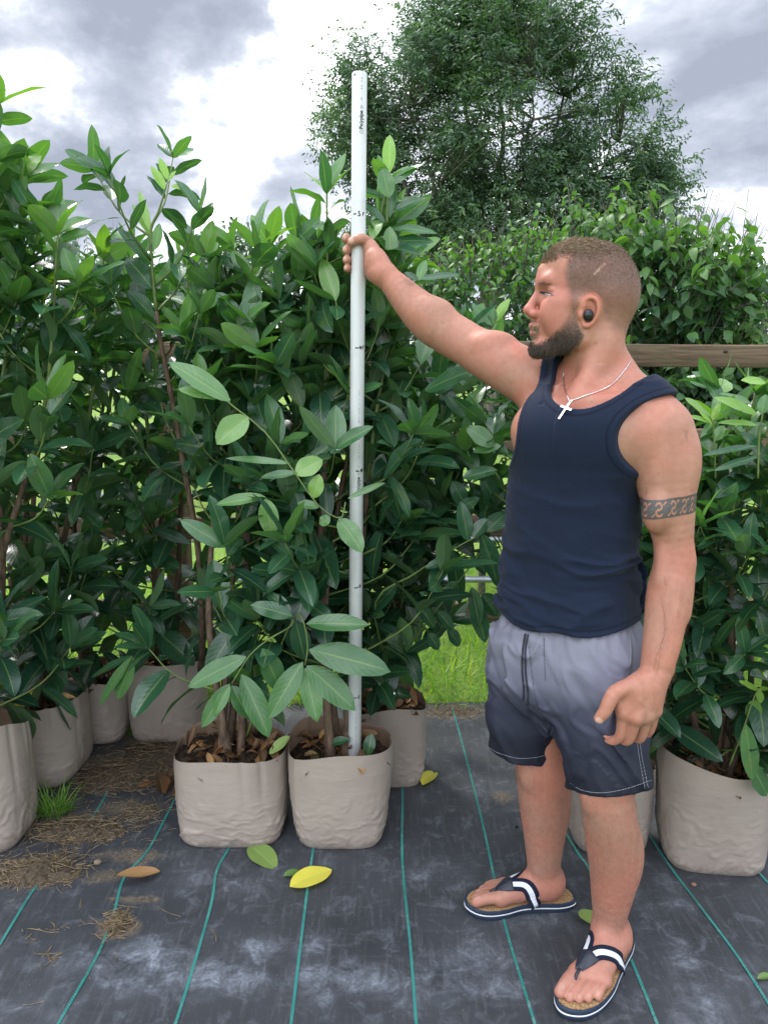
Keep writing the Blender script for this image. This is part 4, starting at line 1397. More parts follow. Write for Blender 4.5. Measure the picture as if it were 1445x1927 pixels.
fallen(546, 1676, 625, 1641, 44, 'yellow', 'bright yellow leaf lying in front of the pole bag', .6, .016, .12, .2)
fallen(470, 1596, 520, 1634, 40, 'fallgreen', 'pale green leaf lying below the two front bags', .6, .008)
fallen(533, 1652, 578, 1642, 20, 'fallgreen', 'small curled dark green leaf touching the yellow leaf', .0, .008, .9, .6)
fallen(795, 1484, 820, 1450, 26, 'yellow', 'small yellow leaf standing beside the rear bag behind the pole', .0, .012, .3, .3)
fallen(1118, 1745, 1092, 1712, 30, 'fallgreen', 'pale green leaf between the two feet of the man', .9, .012, .2, .2)
fallen(1424, 1846, 1456, 1836, 14, 'fallgreen', 'green leaf cut by the right edge of the picture', .2, .008, .3, .4)
fallen(302, 1645, 218, 1670, 30, 'dead', 'curled orange brown dead leaf on the muddy membrane', .85, .014, -.5, .5)
for k, (a, b, c, d, w_, tt) in enumerate([(300, 1465, 312, 1500, 30, .35), (312, 1500, 330, 1462, 26, .5), (325, 1505, 345, 1480, 22, .7), (318, 1470, 340, 1465, 24, .2), (262, 1487, 292, 1477, 12, .4)]):
    fallen(a, b, c, d, w_, 'dead', ['dark dead leaf on edge against the front left bag', 'pale folded dead leaf in the small heap by the front left bag', 'orange dead leaf under the heap by the front left bag', 'topmost dead leaf of the heap by the front left bag', 'thin dead leaf lying left of the small leaf heap'][k],
           tt, .012 + .008 * (k == 3), .5, .6, (.5 * (-1) ** k, -.5, .7))
# stones and chips
def pebble(px, py, s, label, c=(.20, .16, .12)):
    p = G(px, py)
    q = MB()
    n = 12
    th, ph = np.meshgrid(np.linspace(.02, math.pi - .02, n), np.linspace(0, 2 * math.pi, 18, endpoint=False), indexing='ij')
    d = np.stack([np.sin(th) * np.cos(ph), np.sin(th) * np.sin(ph) * .8, np.cos(th) * .65], -1)
    d = d * (1 + .35 * (fbm(d * 1.8 + px, 3) - .5))[..., None]
    q.add((np.array([p[0], p[1], hz(p[0], p[1]) + s * .55]) + d * s).reshape(-1, 3), grid_faces(n, 18, True))
    tag(q.build('pebble', simple_mat('pebble_stone', c, .85, .2, .3, 60, .4, 90)), label, 'stone')


pebble(185, 1625, .012, 'brown pebble near the dry clippings on the membrane')
pebble(1304, 1668, .008, 'small brown clod in front of the right bag', (.22, .13, .09))
pebble(972, 1556, .006, 'dark crumb of soil left of the right leg of the man', (.02, .018, .016))
# leaf on the soil of the second left bag and green ones in the two front bags
for (a, b, c, d, w_, Y0_, mat, tt, lab) in [(62, 1300, 20, 1345, 24, 2.36, 'yellow', .0, 'yellow brown leaf resting on the soil of the large left bag'), (90, 1305, 140, 1310, 12, 2.42, 'dead', 1., 'pale dry leaf lying on the soil of the large left bag'),
                                            (545, 1385, 505, 1418, 20, 2.22, 'fallgreen', .8, 'pale green leaf against the rim inside the front left bag'),
                                            (622, 1398, 655, 1390, 18, 2.2, 'laurel', .3, 'dark green leaf left of the foot of the pole'), (700, 1380, 690, 1425, 24, 2.2, 'laurel', .3, 'dark green leaf right of the foot of the pole')]:
    q = MB()
    A_, B_ = P(a, b, Y0_), P(c, d, Y0_ - .03)
    leaf_batch(q, [A_], [B_ - A_], [(0, -.7, .7)], np.linalg.norm(B_ - A_), w_ * mpp(A_), .3, .3, tt, 11, 5, wave=.04)
    tag(q.build('fallen_leaf', M[mat]), lab, 'leaf')

# ------------------------------------------------------------------ the man: one distance field for the body, polygonised
def smin(a, b, k):
    h = np.maximum(k - np.abs(a - b), 0) / k
    return np.minimum(a, b) - h * h * k * .25


class Field:
    """union of primitives, then carved ones; each primitive is (function, blend, centre, reach)"""

    def __init__(self):
        self.pr, self.cv, self.disp = [], [], None

    def rc(self, a, b, ra, rb, k=.02, carve=False):
        a, b = np.asarray(a, float), np.asarray(b, float)
        ab = b - a
        l2 = max(ab @ ab, 1e-12)

        def f(p):
            t = np.clip((p - a) @ ab / l2, 0, 1)
            return np.sqrt(((p - a - t[..., None] * ab) ** 2).sum(-1)) - (ra + (rb - ra) * t)
        (self.cv if carve else self.pr).append((f, k))
        return self

    def chain(self, pts, k=.02, kk=None, sub=4):
        """one limb: round cones along a smooth path; pts: [(point, radius)]"""
        C = np.array([list(p) + [r] for p, r in pts])
        C = spline(C, (len(C) - 1) * sub + 1)
        A, B = C[:-1], C[1:]

        def f(p):
            sh = p.shape[:-1]
            p = p.reshape(-1, 3)
            idx = range(len(A))
            if 64 < len(p) < 4000:
                c = p.mean(0)
                rad = np.sqrt(((p - c) ** 2).sum(-1).max())
                ds = [self._seg(c[None], A[i], B[i])[0] for i in idx]
                lim = min(ds) + 2.2 * rad
                idx = [i for i in idx if ds[i] <= lim]
            d = None
            for i in idx:
                e = self._seg(p, A[i], B[i])
                d = e if d is None else np.minimum(d, e)
            return d.reshape(sh)
        self.pr.append((f, k))
        return self

    @staticmethod
    def _seg(p, a, b):
        ab = b[:3] - a[:3]
        t = np.clip((p - a[:3]) @ ab / max(ab @ ab, 1e-12), 0, 1)
        return np.sqrt(((p - a[:3] - t[..., None] * ab) ** 2).sum(-1)) - (a[3] + (b[3] - a[3]) * t)

    def ell(self, c, r, ax=None, k=.02, carve=False):
        c, r = np.asarray(c, float), np.asarray(r, float)
        A = np.eye(3) if ax is None else np.asarray(ax, float)

        def f(p):
            q = (p - c) @ A.T
            k0 = np.sqrt(((q / r) ** 2).sum(-1))
            k1 = np.sqrt(((q / (r * r)) ** 2).sum(-1))
            return k0 * (k0 - 1) / np.maximum(k1, 1e-9)
        (self.cv if carve else self.pr).append((f, k))
        return self

    def fn(self, f, k=.02, carve=False):
        (self.cv if carve else self.pr).append((f, k))
        return self

    def ev(self, p, pr=None, cv=None):
        d = None
        for f, k in (self.pr if pr is None else pr):
            e = f(p)
            d = e if d is None else smin(d, e, k)
        if self.disp is not None:
            d = d + self.disp(p)
        for f, k in (self.cv if cv is None else cv):
            d = -smin(-d, f(p), k)
        return d

    def sub(self, c, rad):
        """the same field with only the primitives that matter within rad of c"""
        c = np.asarray(c, float)[None]
        F = Field()
        F.pr = [q for q in self.pr if q[0](c)[0] < rad + .04]
        F.cv, F.disp = self.cv, self.disp
        return F

    def mesh(self, lo, hi, h, keep=None):
        lo, hi = np.asarray(lo, float), np.asarray(hi, float)
        B = 12
        nb = np.ceil((hi - lo) / (h * B)).astype(int)
        N = nb * B
        bc = np.stack(np.meshgrid(*[np.arange(n) for n in nb], indexing='ij'), -1).reshape(-1, 3)
        ctr = lo + (bc + .5) * B * h
        Rb = B * h * .9 + .012
        dp = np.stack([f(ctr) for f, k in self.pr])
        dall = self.ev(ctr)
        dm = np.minimum(dp.min(0), dall)
        act = (np.abs(dall) < Rb * 1.35 + .012) | ((dm < 0) & (dall > 0))
        val = np.where(dall < 0, -1.0, 1.0).astype(np.float32).reshape(tuple(nb))
        val = val.repeat(B, 0).repeat(B, 1).repeat(B, 2)
        off = np.stack(np.meshgrid(*[np.arange(B)] * 3, indexing='ij'), -1).reshape(-1, 3) * h
        for i in np.nonzero(act)[0]:
            p = lo + bc[i] * B * h + off
            sel = [self.pr[j] for j in np.nonzero(dp[:, i] < Rb + .03)[0]] or [self.pr[int(np.argmin(dp[:, i]))]]
            v = self.ev(p, sel)
            x, y, z = bc[i] * B
            val[x:x + B, y:y + B, z:z + B] = v.reshape(B, B, B)
        s = val < 0
        cnt = np.zeros(tuple(N - 1), np.uint8)
        for dx in (0, 1):
            for dy in (0, 1):
                for dz in (0, 1):
                    cnt += s[dx:N[0] - 1 + dx, dy:N[1] - 1 + dy, dz:N[2] - 1 + dz]
        cell = (cnt > 0) & (cnt < 8)
        ci = np.argwhere(cell)
        idx = np.full(cell.shape, -1, np.int32)
        idx[cell] = np.arange(len(ci))
        acc = np.zeros((len(ci), 3))
        num = np.zeros(len(ci))
        C8 = {}
        for dx in (0, 1):
            for dy in (0, 1):
                for dz in (0, 1):
                    C8[dx, dy, dz] = val[ci[:, 0] + dx, ci[:, 1] + dy, ci[:, 2] + dz]
        for a in range(3):
            for u in (0, 1):
                for v in (0, 1):
                    c0 = [0, 0, 0]
                    c0[(a + 1) % 3], c0[(a + 2) % 3] = u, v
                    c1 = list(c0)
                    c1[a] = 1
                    va, vb = C8[tuple(c0)], C8[tuple(c1)]
                    m_ = (va < 0) != (vb < 0)
                    t = np.where(m_, va / np.where(m_, va - vb, 1), 0)
                    q = np.tile(np.array(c0, float), (len(ci), 1))
                    q[:, a] += t
                    acc += q * m_[:, None]
                    num += m_
        V = lo + (ci + acc / num[:, None]) * h
        F = []
        for a in range(3):
            b, c = (a + 1) % 3, (a + 2) % 3
            sl = [slice(1, -1)] * 3
            sl0, sl1 = list(sl), list(sl)
            sl0[a], sl1[a] = slice(0, -1), slice(1, None)
            d0, d1 = s[tuple(sl0)], s[tuple(sl1)]
            for flip, mk in ((False, d0 & ~d1), (True, ~d0 & d1)):
                e = np.argwhere(mk)
                if not len(e):
                    continue
                e = e + np.array([0 if k == a else 1 for k in range(3)])
                q = []
                for (ub, uc) in ((1, 1), (0, 1), (0, 0), (1, 0)):
                    o = e.copy()
                    o[:, b] -= ub
                    o[:, c] -= uc
                    q.append(idx[o[:, 0], o[:, 1], o[:, 2]])
                q = np.stack(q, -1)
                F.append(q[:, ::-1] if flip else q)
        F = np.concatenate(F)
        F = F[(F >= 0).all(1)]
        if keep is not None:
            F = F[keep(V[F].mean(1))]
            used = np.unique(F)
            mp = np.full(len(V), -1)
            mp[used] = np.arange(len(used))
            V, F = V[used], mp[F]
        return V, F

    def trace(self, px, py, t0=1.0, off=0.0):
        """first surface point along the ray through that point of the photograph"""
        px, py = np.atleast_1d(np.asarray(px, float)), np.atleast_1d(np.asarray(py, float))
        d = nrmz(np.stack([ray(a, b) for a, b in zip(px, py)]))
        t = np.full(len(d), t0)
        o = np.array([0, 0, CAMH])
        for _ in range(70):
            t = t + np.clip(self.ev(o + d * t[:, None]) - off, -.05, .05) * .8
        return o + d * t[:, None]

    def grad(self, p, e=.002):
        p = np.asarray(p, float)
        return nrmz(np.stack([self.ev(p + e * v) - self.ev(p - e * v) for v in np.eye(3)], -1))


def Q(px, py, Y, r):
    p = P(px, py, Y)
    return (p, r * mpp(p))


PHI = R(43)
TL = np.array([math.cos(PHI), -math.sin(PHI), 0])
TF = np.array([-math.sin(PHI), -math.cos(PHI), 0])
TAX = np.stack([TL, TF, [0, 0, 1]])


def loft(levels, Yc, inset=0.0, ztop=None, zbot=None, n=2.35):
    """levels: (py, left px, right px, depth ratio) silhouette of a turned elliptical trunk"""
    zs, cs, As, Bs = [], [], [], []
    for py, xl, xr, rho in levels:
        c = P((xl + xr) / 2, py, Yc)
        hw = (xr - xl) / 2 * mpp(c) - inset
        m_ = n / (n - 1)                    # support width of a turned superellipse
        a = hw / (math.cos(PHI) ** m_ + (rho * math.sin(PHI)) ** m_) ** (1 / m_)
        zs.append(c[2]), cs.append(c[:2]), As.append(a), Bs.append(a * rho)
    o = np.argsort(zs)
    zs, cs, As, Bs = np.array(zs)[o], np.array(cs)[o], np.array(As)[o], np.array(Bs)[o]
    zz = np.linspace(zs[0], zs[-1], 60)

    def sm(v):
        w_ = np.interp(zz, zs, v)
        for _ in range(14):
            w_[1:-1] = .25 * w_[:-2] + .5 * w_[1:-1] + .25 * w_[2:]
        return w_
    cx, cy, Aa, Bb = sm(cs[:, 0]), sm(cs[:, 1]), sm(As), sm(Bs)
    zt = zs[-1] if ztop is None else ztop
    zb = zs[0] if zbot is None else zbot

    def f(p):
        z = p[..., 2]
        a, b = np.interp(z, zz, Aa), np.interp(z, zz, Bb)
        x, y = p[..., 0] - np.interp(z, zz, cx), p[..., 1] - np.interp(z, zz, cy)
        l, q = np.abs(x * TL[0] + y * TL[1]) / a, np.abs(x * TF[0] + y * TF[1]) / b
        rho = (l ** n + q ** n + 1e-9) ** (1 / n)
        d = (rho - 1) * np.minimum(a, b) * 1.05
        return np.maximum(d, np.maximum(z - zt, zb - z))
    f.c = lambda z: np.array([np.interp(z, zz, cx), np.interp(z, zz, cy), z])
    f.ab = lambda z: (np.interp(z, zz, Aa), np.interp(z, zz, Bb))
    return f


BODY = Field()
TLEV = [(735, 1035, 1200, .55), (752, 1010, 1205, .60), (770, 990, 1205, .66), (800, 972, 1203, .66), (850, 964, 1199, .70), (900, 960, 1197, .70), (960, 956, 1195, .70), (1020, 953, 1193, .72), (1090, 950, 1193, .75), (1150, 946, 1196, .78), (1230, 938, 1202, .80)]
torso = loft(TLEV, 1.81, .024)
BODY.fn(torso)
# shoulder girdle, neck
sl, sr = Q(1243, 812, 1.685, 60), Q(1003, 716, 1.945, 52)
nk = Q(1122, 742, 1.845, 59)
BODY.chain([Q(1116, 640, 1.835, 52), Q(1120, 690, 1.845, 54), nk], .02)
BODY.rc(Q(1150, 700, 1.86, 30)[0], Q(1215, 772, 1.72, 30)[0], .040, .055, .06)
BODY.rc(Q(1090, 712, 1.875, 30)[0], Q(1020, 722, 1.94, 30)[0], .036, .050, .05)
BODY.ell(Q(1100, 805, 1.80, 0)[0], (.168, .100, .080), TAX, .06)
BODY.ell(Q(1150, 825, 1.715, 0)[0], (.082, .045, .062), TAX, .05)
BODY.ell(Q(1030, 815, 1.80, 0)[0], (.080, .045, .062), TAX, .05)
BODY.rc(P(1135, 655, 1.79), P(1082, 750, 1.745), .019, .012, .05)            # neck muscle to the breastbone
BODY.rc(P(1092, 757, 1.728), P(1205, 748, 1.665), .007, .007, .03)           # collar bone
NPR_TORSO = len(BODY.pr)
# left arm hanging
BODY.chain([sl, Q(1253, 880, 1.672, 56), Q(1256, 935, 1.667, 50), Q(1264, 1000, 1.662, 39), Q(1269, 1046, 1.66, 31)], .035, .03)
BODY.ell(P(1238, 960, 1.636), (.034, .034, .052), None, .012)                 # biceps
BODY.ell(P(1286, 870, 1.66), (.034, .045, .075), None, .015)
BODY.chain([Q(1269, 1046, 1.66, 31), Q(1259, 1108, 1.645, 40), Q(1249, 1180, 1.62, 37), Q(1241, 1228, 1.60, 33), Q(1233, 1262, 1.588, 28.5)], .025, .025)
BODY.rc(P(1286, 1060, 1.65), P(1276, 1150, 1.63), .020, .024, .02)
BODY.rc(P(1247, 1040, 1.640), P(1242, 1090, 1.625), .005, .006, .03)           # biceps tendon
BODY.chain([(P(1255, 1085, 1.596), .0022), (P(1247, 1130, 1.580), .0026), (P(1252, 1180, 1.570), .0026), (P(1240, 1225, 1.562), .0024), (P(1233, 1262, 1.556), .0022)], .007)
BODY.chain([(P(1278, 1100, 1.605), .0022), (P(1274, 1140, 1.592), .0025), (P(1262, 1190, 1.582), .0024)], .007)
BODY.ell(P(1258, 1262, 1.582), (.009, .010, .012), None, .012)                 # wrist bone
# left hand: palm, four fingers, thumb
wl = P(1232, 1268, 1.585)
kn = [P(1172, 1343, 1.548), P(1196, 1352, 1.541), P(1217, 1348, 1.549), P(1232, 1338, 1.564)]
for q, r_ in zip(kn, (.0142, .0145, .0138, .0122)):
    BODY.rc(wl + (q - wl) * .1, q, .022, r_, .018)
BODY.rc(P(1212, 1290, 1.568), P(1203, 1330, 1.560), .021, .017, .025)
for q in kn:
    BODY.ell(q + np.array([0, -.004, .002]), (.0095, .0105, .0095), None, .010)
    BODY.rc(wl * .75 + q * .25 + np.array([0, -.013, 0]), q + np.array([0, -.0085, .004]), .0035, .0045, .010)
BODY.chain([(P(1212, 1300, 1.543), .0022), (P(1207, 1318, 1.535), .0025), (P(1213, 1330, 1.535), .0022), (P(1206, 1344, 1.531), .002)], .006)
BODY.ell(P(1205, 1310, 1.562), (.036, .019, .044), None, .03)
FING = [[kn[0], P(1166, 1384, 1.552), P(1150, 1396, 1.566), P(1141, 1400, 1.578)],
        [kn[1], P(1182, 1392, 1.556), P(1160, 1393, 1.582), P(1143, 1386, 1.594)],
        [kn[2], P(1205, 1388, 1.566), P(1186, 1391, 1.590), P(1168, 1386, 1.600)],
        [kn[3], P(1222, 1376, 1.578), P(1207, 1383, 1.598), P(1192, 1380, 1.606)]]
for fg, r0 in zip(FING, (.0118, .0120, .0114, .0102)):
    BODY.chain([(fg[0], r0 + .001), (fg[1], r0 - .0008), (fg[2], r0 - .0018), (fg[3], r0 - .0018)], .006, .006)
THL = [P(1205, 1286, 1.566), P(1158, 1303, 1.542), P(1138, 1338, 1.532), P(1127, 1352, 1.532)]
BODY.chain([(THL[0], .020), (THL[1], .0168), (THL[2], .0140), (THL[3], .0115)], .016, .008)
BODY.rc(P(1198, 1298, 1.560), P(1170, 1326, 1.552), .018, .0135, .018)
# right arm reaching to the pole
BODY.chain([sr, Q(955, 690, 1.972, 49), Q(905, 663, 2.008, 43), Q(860, 637, 2.04, 36)], .035, .03)
BODY.ell(P(928, 648, 1.975), (.058, .036, .034), None, .015)
BODY.ell(P(815, 588, 2.045), (.050, .03, .034), None, .02)
BODY.chain([Q(860, 637, 2.04, 36), Q(815, 608, 2.06, 41), Q(772, 568, 2.085, 33), Q(738, 531, 2.105, 24), Q(722, 516, 2.112, 20)], .025, .02)
# right hand closed round the pole
wr = P(722, 516, 2.112)
ppc = lambda py: pb + PAX * h_at(py)


def round_pole(py, deg, extra):
    """a point beside the pole: deg measured from the camera side, positive to picture right"""
    a = R(deg)
    return pole_pt(np.array([a]), np.array([h_at(py)]), PR + extra)[0]


mcp = [round_pole(y, dg, .012) for y, dg in ((458, 118), (474, 118), (491, 116), (506, 112))]
for q, r_ in zip(mcp, (.0175, .0175, .0165, .015)):
    BODY.rc(wr, q, .022, r_, .02)
BODY.rc(P(705, 484, 2.130), P(710, 512, 2.115), .024, .023, .02)
BODY.rc(P(704, 500, 2.14), P(701, 515, 2.15), .020, .018, .02)
FR = []
for k, (y0, y1, r0) in enumerate(((456, 448, .0138), (472, 472, .0140), (490, 490, .0132), (506, 506, .0118))):
    ch = [mcp[k]] + [round_pole(y0 + (y1 - y0) * s, dg, r0 * .92) for s, dg in ((.2, 160), (.5, 205), (.7, 245), (1, 292 if k else 265))]
    FR.append(ch)
    BODY.chain([(q, r0 - .0003 * i) for i, q in enumerate(ch)], .006, .004)
THR = [P(712, 492, 2.12), round_pole(462, 62, .013), round_pole(453, 18, .0125), round_pole(458, -32, .0105)]
BODY.chain([(THR[0], .024), (THR[1], .0175), (THR[2], .0142), (THR[3], .0122)], .016, .008)

# legs
BODY.chain([(P(1005, 1250, 1.86), .085), (P(1015, 1380, 1.86), .075), Q(1021, 1452, 1.858, 50), Q(1023, 1505, 1.87, 47), Q(1024, 1560, 1.88, 40), Q(1023, 1615, 1.888, 32), Q(1024, 1652, 1.892, 29)], .03, .03)
BODY.ell(P(1040, 1505, 1.885), (.038, .045, .085), None, .03)
BODY.chain([(P(1115, 1260, 1.76), .09), (P(1135, 1400, 1.68), .082), Q(1142, 1500, 1.645, 50), Q(1152, 1575, 1.668, 51), Q(1156, 1630, 1.682, 47), Q(1149, 1700, 1.692, 35), Q(1145, 1740, 1.696, 27)], .03, .03)
BODY.ell(P(1177, 1600, 1.69), (.032, .045, .08), None, .03)
BODY.ell(P(1122, 1500, 1.62), (.030, .022, .04), None, .025)                 # knee cap
BODY.ell(P(1005, 1455, 1.82), (.035, .022, .04), None, .025)


def foot_frame(heel, toe, z0):
    heel, toe = G(*heel), G(*toe)
    t_ = nrmz(toe - heel)
    s_ = np.array([-t_[1], t_[0], 0])
    o = np.array([heel[0], heel[1], z0])
    return o, t_, s_, np.linalg.norm(toe - heel)


SOLE = .024
FEET = []
for heel, toe, med in (((1064, 1697), (872, 1707), 1), ((1170, 1776), (1064, 1924), -1)):
    o, t_, s_, L_ = foot_frame(heel, toe, SOLE + .004)
    s_ = s_ * (1 if (np.cross(t_, [0, 0, 1.0]) @ s_) > 0 else -1)     # s_ to his right of the walking direction
    md = -1 if med == 1 else 1
    # his right foot: inner side is to the left of its direction; his left foot: inner side is to the right
    f3 = lambda a, b, c, o=o, t_=t_, s_=s_, md=md: o + t_ * a + s_ * (b * md) + np.array([0, 0, c])
    FEET.append((o, t_, s_ * md, L_, f3))
ANK = [P(1024, 1655, 1.892), P(1145, 1745, 1.697)]
TOES = []
for (o, t_, si, L_, f3), an in zip(FEET, ANK):
    k_ = L_ / .285
    BODY.ell(f3(.045 * k_, 0, .032), (.034, .036, .036), None, .02)
    BODY.rc(f3(.045 * k_, 0, .045), an, .032, .030, .03)
    BODY.rc(an, f3(.155 * k_, .008, .034), .030, .024, .03)
    BODY.rc(f3(.06 * k_, .0, .026), f3(.185 * k_, .020, .016), .028, .021, .03)
    BODY.rc(f3(.06 * k_, -.008, .024), f3(.165 * k_, -.028, .013), .026, .017, .03)
    BODY.rc(f3(.192 * k_, .026, .014), f3(.170 * k_, -.034, .010), .018, .014, .02)
    BODY.ell(an + si * .026 + [0, 0, .006], (.013, .013, .016), None, .012)
    BODY.ell(an - si * .028 + [0, 0, -.002], (.013, .013, .016), None, .012)
    for (ta, sa, tb, sb, ra, rb) in ((.195, .029, .257, .032, .0158, .0142), (.198, .006, .255, .009, .0108, .0094), (.193, -.010, .245, -.009, .0104, .0090), (.184, -.024, .231, -.025, .0100, .0086), (.172, -.037, .213, -.040, .0098, .0086)):
        a, m_, b = f3(ta * k_, sa, ra + .004), f3((ta * .45 + tb * .55) * k_, (sa + sb) / 2, ra + .004), f3(tb * k_, sb, rb - .002)
        BODY.chain([(a, ra), (m_, ra * .98), (b, rb)], .006, .006)
        TOES.append((f3((tb + .002) * k_, sb, rb * 1.7 - .001), rb * .75, t_))

# ---- head
HP = P(1100, 583, 1.835)
HU = mpp(HP)


def hd(u, w_, s=0.0):
    """head space in photo pixels: u forward (his nose), w up, s towards his left"""
    return HP + np.array([-u * HU, -s * HU, w_ * HU])


def he(c, r, k, rot=0.0, carve=False, tilt=0.0):
    """ellipsoid in head space: radii (u, s, w); rot pitches it, tilt yaws it"""
    ca, sa = math.cos(rot), math.sin(rot)
    cb, sb = math.cos(tilt), math.sin(tilt)
    ax = np.array([[-ca * cb, -ca * sb, sa], [sb, -cb, 0], [sa * cb, sa * sb, ca]])
    BODY.ell(hd(*c), np.array([r[0], r[1], r[2]]) * HU, ax, k * HU, carve)


def hr(a, b, ra, rb, k, carve=False):
    BODY.rc(hd(*a), hd(*b), ra * HU, rb * HU, k * HU, carve)


def near(px, py, s):
    """head coordinates of the point at depth s whose picture is (px, py)"""
    q = (P(px, py, HP[1] - s * HU) - HP) / HU
    return -q[0], q[2]


EU, EW = near(1109, 586, 64)
EU, EW = EU + 8, EW - 2
YU, YW = near(1028, 552, 28)
he((-11, 48, 0), (82, 62, 76), 20)                   # cranium
he((-50, 20, 0), (44, 50, 52), 30)                   # occiput
he((30, 66, 0), (52, 55, 56), 25)                    # forehead
he((40, 5, 0), (47, 48, 70), 25)                     # face mass
hr((-25, -25, 0), (-28, 20, 0), 46, 50, 30)          # neck into skull
for s in (-1, 1):
    hr((14, -50, s * 43), (66, -66, s * 21), 14, 15, 18)      # jaw line
    hr((4, -5, s * 52), (14, -52, s * 44), 13, 13, 20)
    hr((64, 12, s * 40), (25, 12, s * 52), 12, 8, 18)         # cheek bone
    he((70, -8, s * 30), (20, 18, 24), 16)
hr((84, -68, -9), (84, -68, 9), 15.5, 15.5, 16)          # chin
he((77, -34, 0), (20, 24, 25), 14)                   # muzzle
hr((78, 52, -30), (78, 52, 30), 10, 10, 14)          # brow ridge
hr((82, 46, 0), (78, 70, 0), 10, 12, 16)
for s in (-1, 1):
    he((90, YW + 1, s * 25), (13, 15, 10), 9, 0, True)           # eye sockets
    he((48, -22, s * 36), (30, 18, 36), 18)                   # cheeks
    he((73, YW, s * 25), (12, 13, 12), 3)                 # eyeball under the lids
    hr((79, YW + 7.5, s * 14), (72, YW + 5, s * 40), 4.5, 4.5, 4)       # upper lid fold
    hr((80, YW - 8, s * 14), (72, YW - 6.5, s * 38), 4.0, 4.5, 4)
    he((96, -8, s * 10.5), (10, 8, 8), 5)                     # nostril wings
    he((99, -15.5, s * 6), (4, 3, 2.2), 2, .3, True)
hr((82, 42, 0), (103, 4, 0), 6.5, 9.0, 7)            # nose bridge
he((105, -1, 0), (11, 10, 9), 6)                     # nose tip
hr((100, -8, 0), (95, -18, 0), 5, 5, 6)
hr((96, -29, -9), (96, -29, 9), 4.4, 4.4, 5)         # upper lip
hr((95, -30, -17), (98, -30, 0), 3.5, 5, 5)
hr((95, -30, 17), (98, -30, 0), 3.5, 5, 5)
hr((95.5, -42, -8), (95.5, -42, 8), 5.0, 5.0, 5)         # lower lip
hr((101, -35.3, -18), (101, -35.3, 18), 1.3, 1.3, 3, True)   # mouth line
for s in (-1, 1):
    e = 1.0 if s > 0 else 1.0
    he((EU - 6, EW + 2, s * 58), (15, 7, 25), 6, .16, False, .28 * s)       # ear plate
    rim = [(6, 12), (4, 24), (-6, 31), (-18, 27), (-24, 12), (-23, -4), (-16, -18), (-6, -27), (1, -27)]
    BODY.chain([(hd(EU - 2 + a * .82, EW + b * .84, s * (64 - a * .28)), (4.0 if b > -20 else 5.2) * HU) for a, b in rim], 4 * HU)
    he((EU - 6, EW - 1, s * 68), (9, 7, 15), 4, .16, True)                # concha
    he((EU - 8, EW + 15, s * 70), (9, 5, 6), 3, .4, True)                  # hollow under the helix
    he((EU + 7, EW - 4, s * 61), (5, 5, 7), 5)                              # tragus

lo_b, hi_b = (-.16, 1.38, .0), (.85, 2.36, 1.80)
zneck = P(1110, 690, 1.84)[2]
wl_n = nrmz(P(1228, 1300, 1.57) - P(1241, 1228, 1.60))
wr_n = nrmz(P(700, 490, 2.15) - P(745, 540, 2.10))
ankz = .115


def g_head(c):
    return np.minimum(c[:, 2] - zneck, .155 - np.linalg.norm(c[:, :2] - hd(-10, 0)[:2], axis=1))


def g_hl(c):
    return np.minimum((c - P(1233, 1255, 1.59)) @ wl_n, .165 - np.linalg.norm(c - P(1190, 1335, 1.57), axis=1))


def g_hr(c):
    return np.minimum((c - P(730, 523, 2.11)) @ wr_n, .2 - np.linalg.norm(c - P(690, 485, 2.15), axis=1))


def g_ft(c):
    return ankz - c[:, 2]


pieces = []
EPS = .0015
pieces.append(BODY.mesh(lo_b, hi_b, .0037, lambda c: (g_head(c) < EPS) & (g_hl(c) < EPS) & (g_hr(c) < EPS) & (g_ft(c) < EPS)))
c0, c1 = hd(125, -120, 85), hd(-120, 150, -110)
pieces.append(BODY.mesh(np.minimum(c0, c1), np.maximum(c0, c1), .0022, lambda c: g_head(c) > -EPS))
HEADV = pieces[-1]
c0, c1 = P(1105, 1415, 1.50), P(1265, 1225, 1.66)
pieces.append(BODY.mesh(np.minimum(c0, c1) - .015, np.maximum(c0, c1) + .015, .0020, lambda c: g_hl(c) > -EPS))
c0, c1 = P(632, 545, 2.06), P(755, 425, 2.29)
pieces.append(BODY.mesh(np.minimum(c0, c1) - .015, np.maximum(c0, c1) + .015, .0020, lambda c: g_hr(c) > -EPS))
for (o, t_, si, L_, f3), an in zip(FEET, ANK):
    cs = np.array([f3(-.03, .07, -.02), f3(L_ + .02, .07, .13), f3(-.03, -.08, -.02), f3(L_ + .02, -.08, .13)])
    pieces.append(BODY.mesh(cs.min(0) - .005, cs.max(0) + .005, .0022, lambda c: g_ft(c) > -EPS))
nv = np.cumsum([0] + [len(v) for v, f in pieces])
BV = np.concatenate([v for v, f in pieces])
BF = np.concatenate([f + n for (v, f), n in zip(pieces, nv)])

# ---- skin pigment (true colour of the skin, hair roots and nails), per vertex
def poly_sd(px, py, poly):
    """signed distance to a polygon in photo pixels, negative inside"""
    p = np.stack([px, py], -1)
    V = np.asarray(poly, float)
    d = np.full(len(p), 1e9)
    ins = np.zeros(len(p), bool)
    for a, b in zip(V, np.roll(V, -1, 0)):
        ab = b - a
        t = np.clip((p - a) @ ab / (ab @ ab), 0, 1)
        d = np.minimum(d, np.linalg.norm(p - a - t[:, None] * ab, axis=1))
        c = ((a[1] > p[:, 1]) != (b[1] > p[:, 1])) & (p[:, 0] < (b[0] - a[0]) * (p[:, 1] - a[1]) / (b[1] - a[1] + 1e-12) + a[0])
        ins ^= c
    return np.where(ins, -d, d)


def depth3(q):
    return q[:, 1] * CT - (q[:, 2] - CAMH) * ST


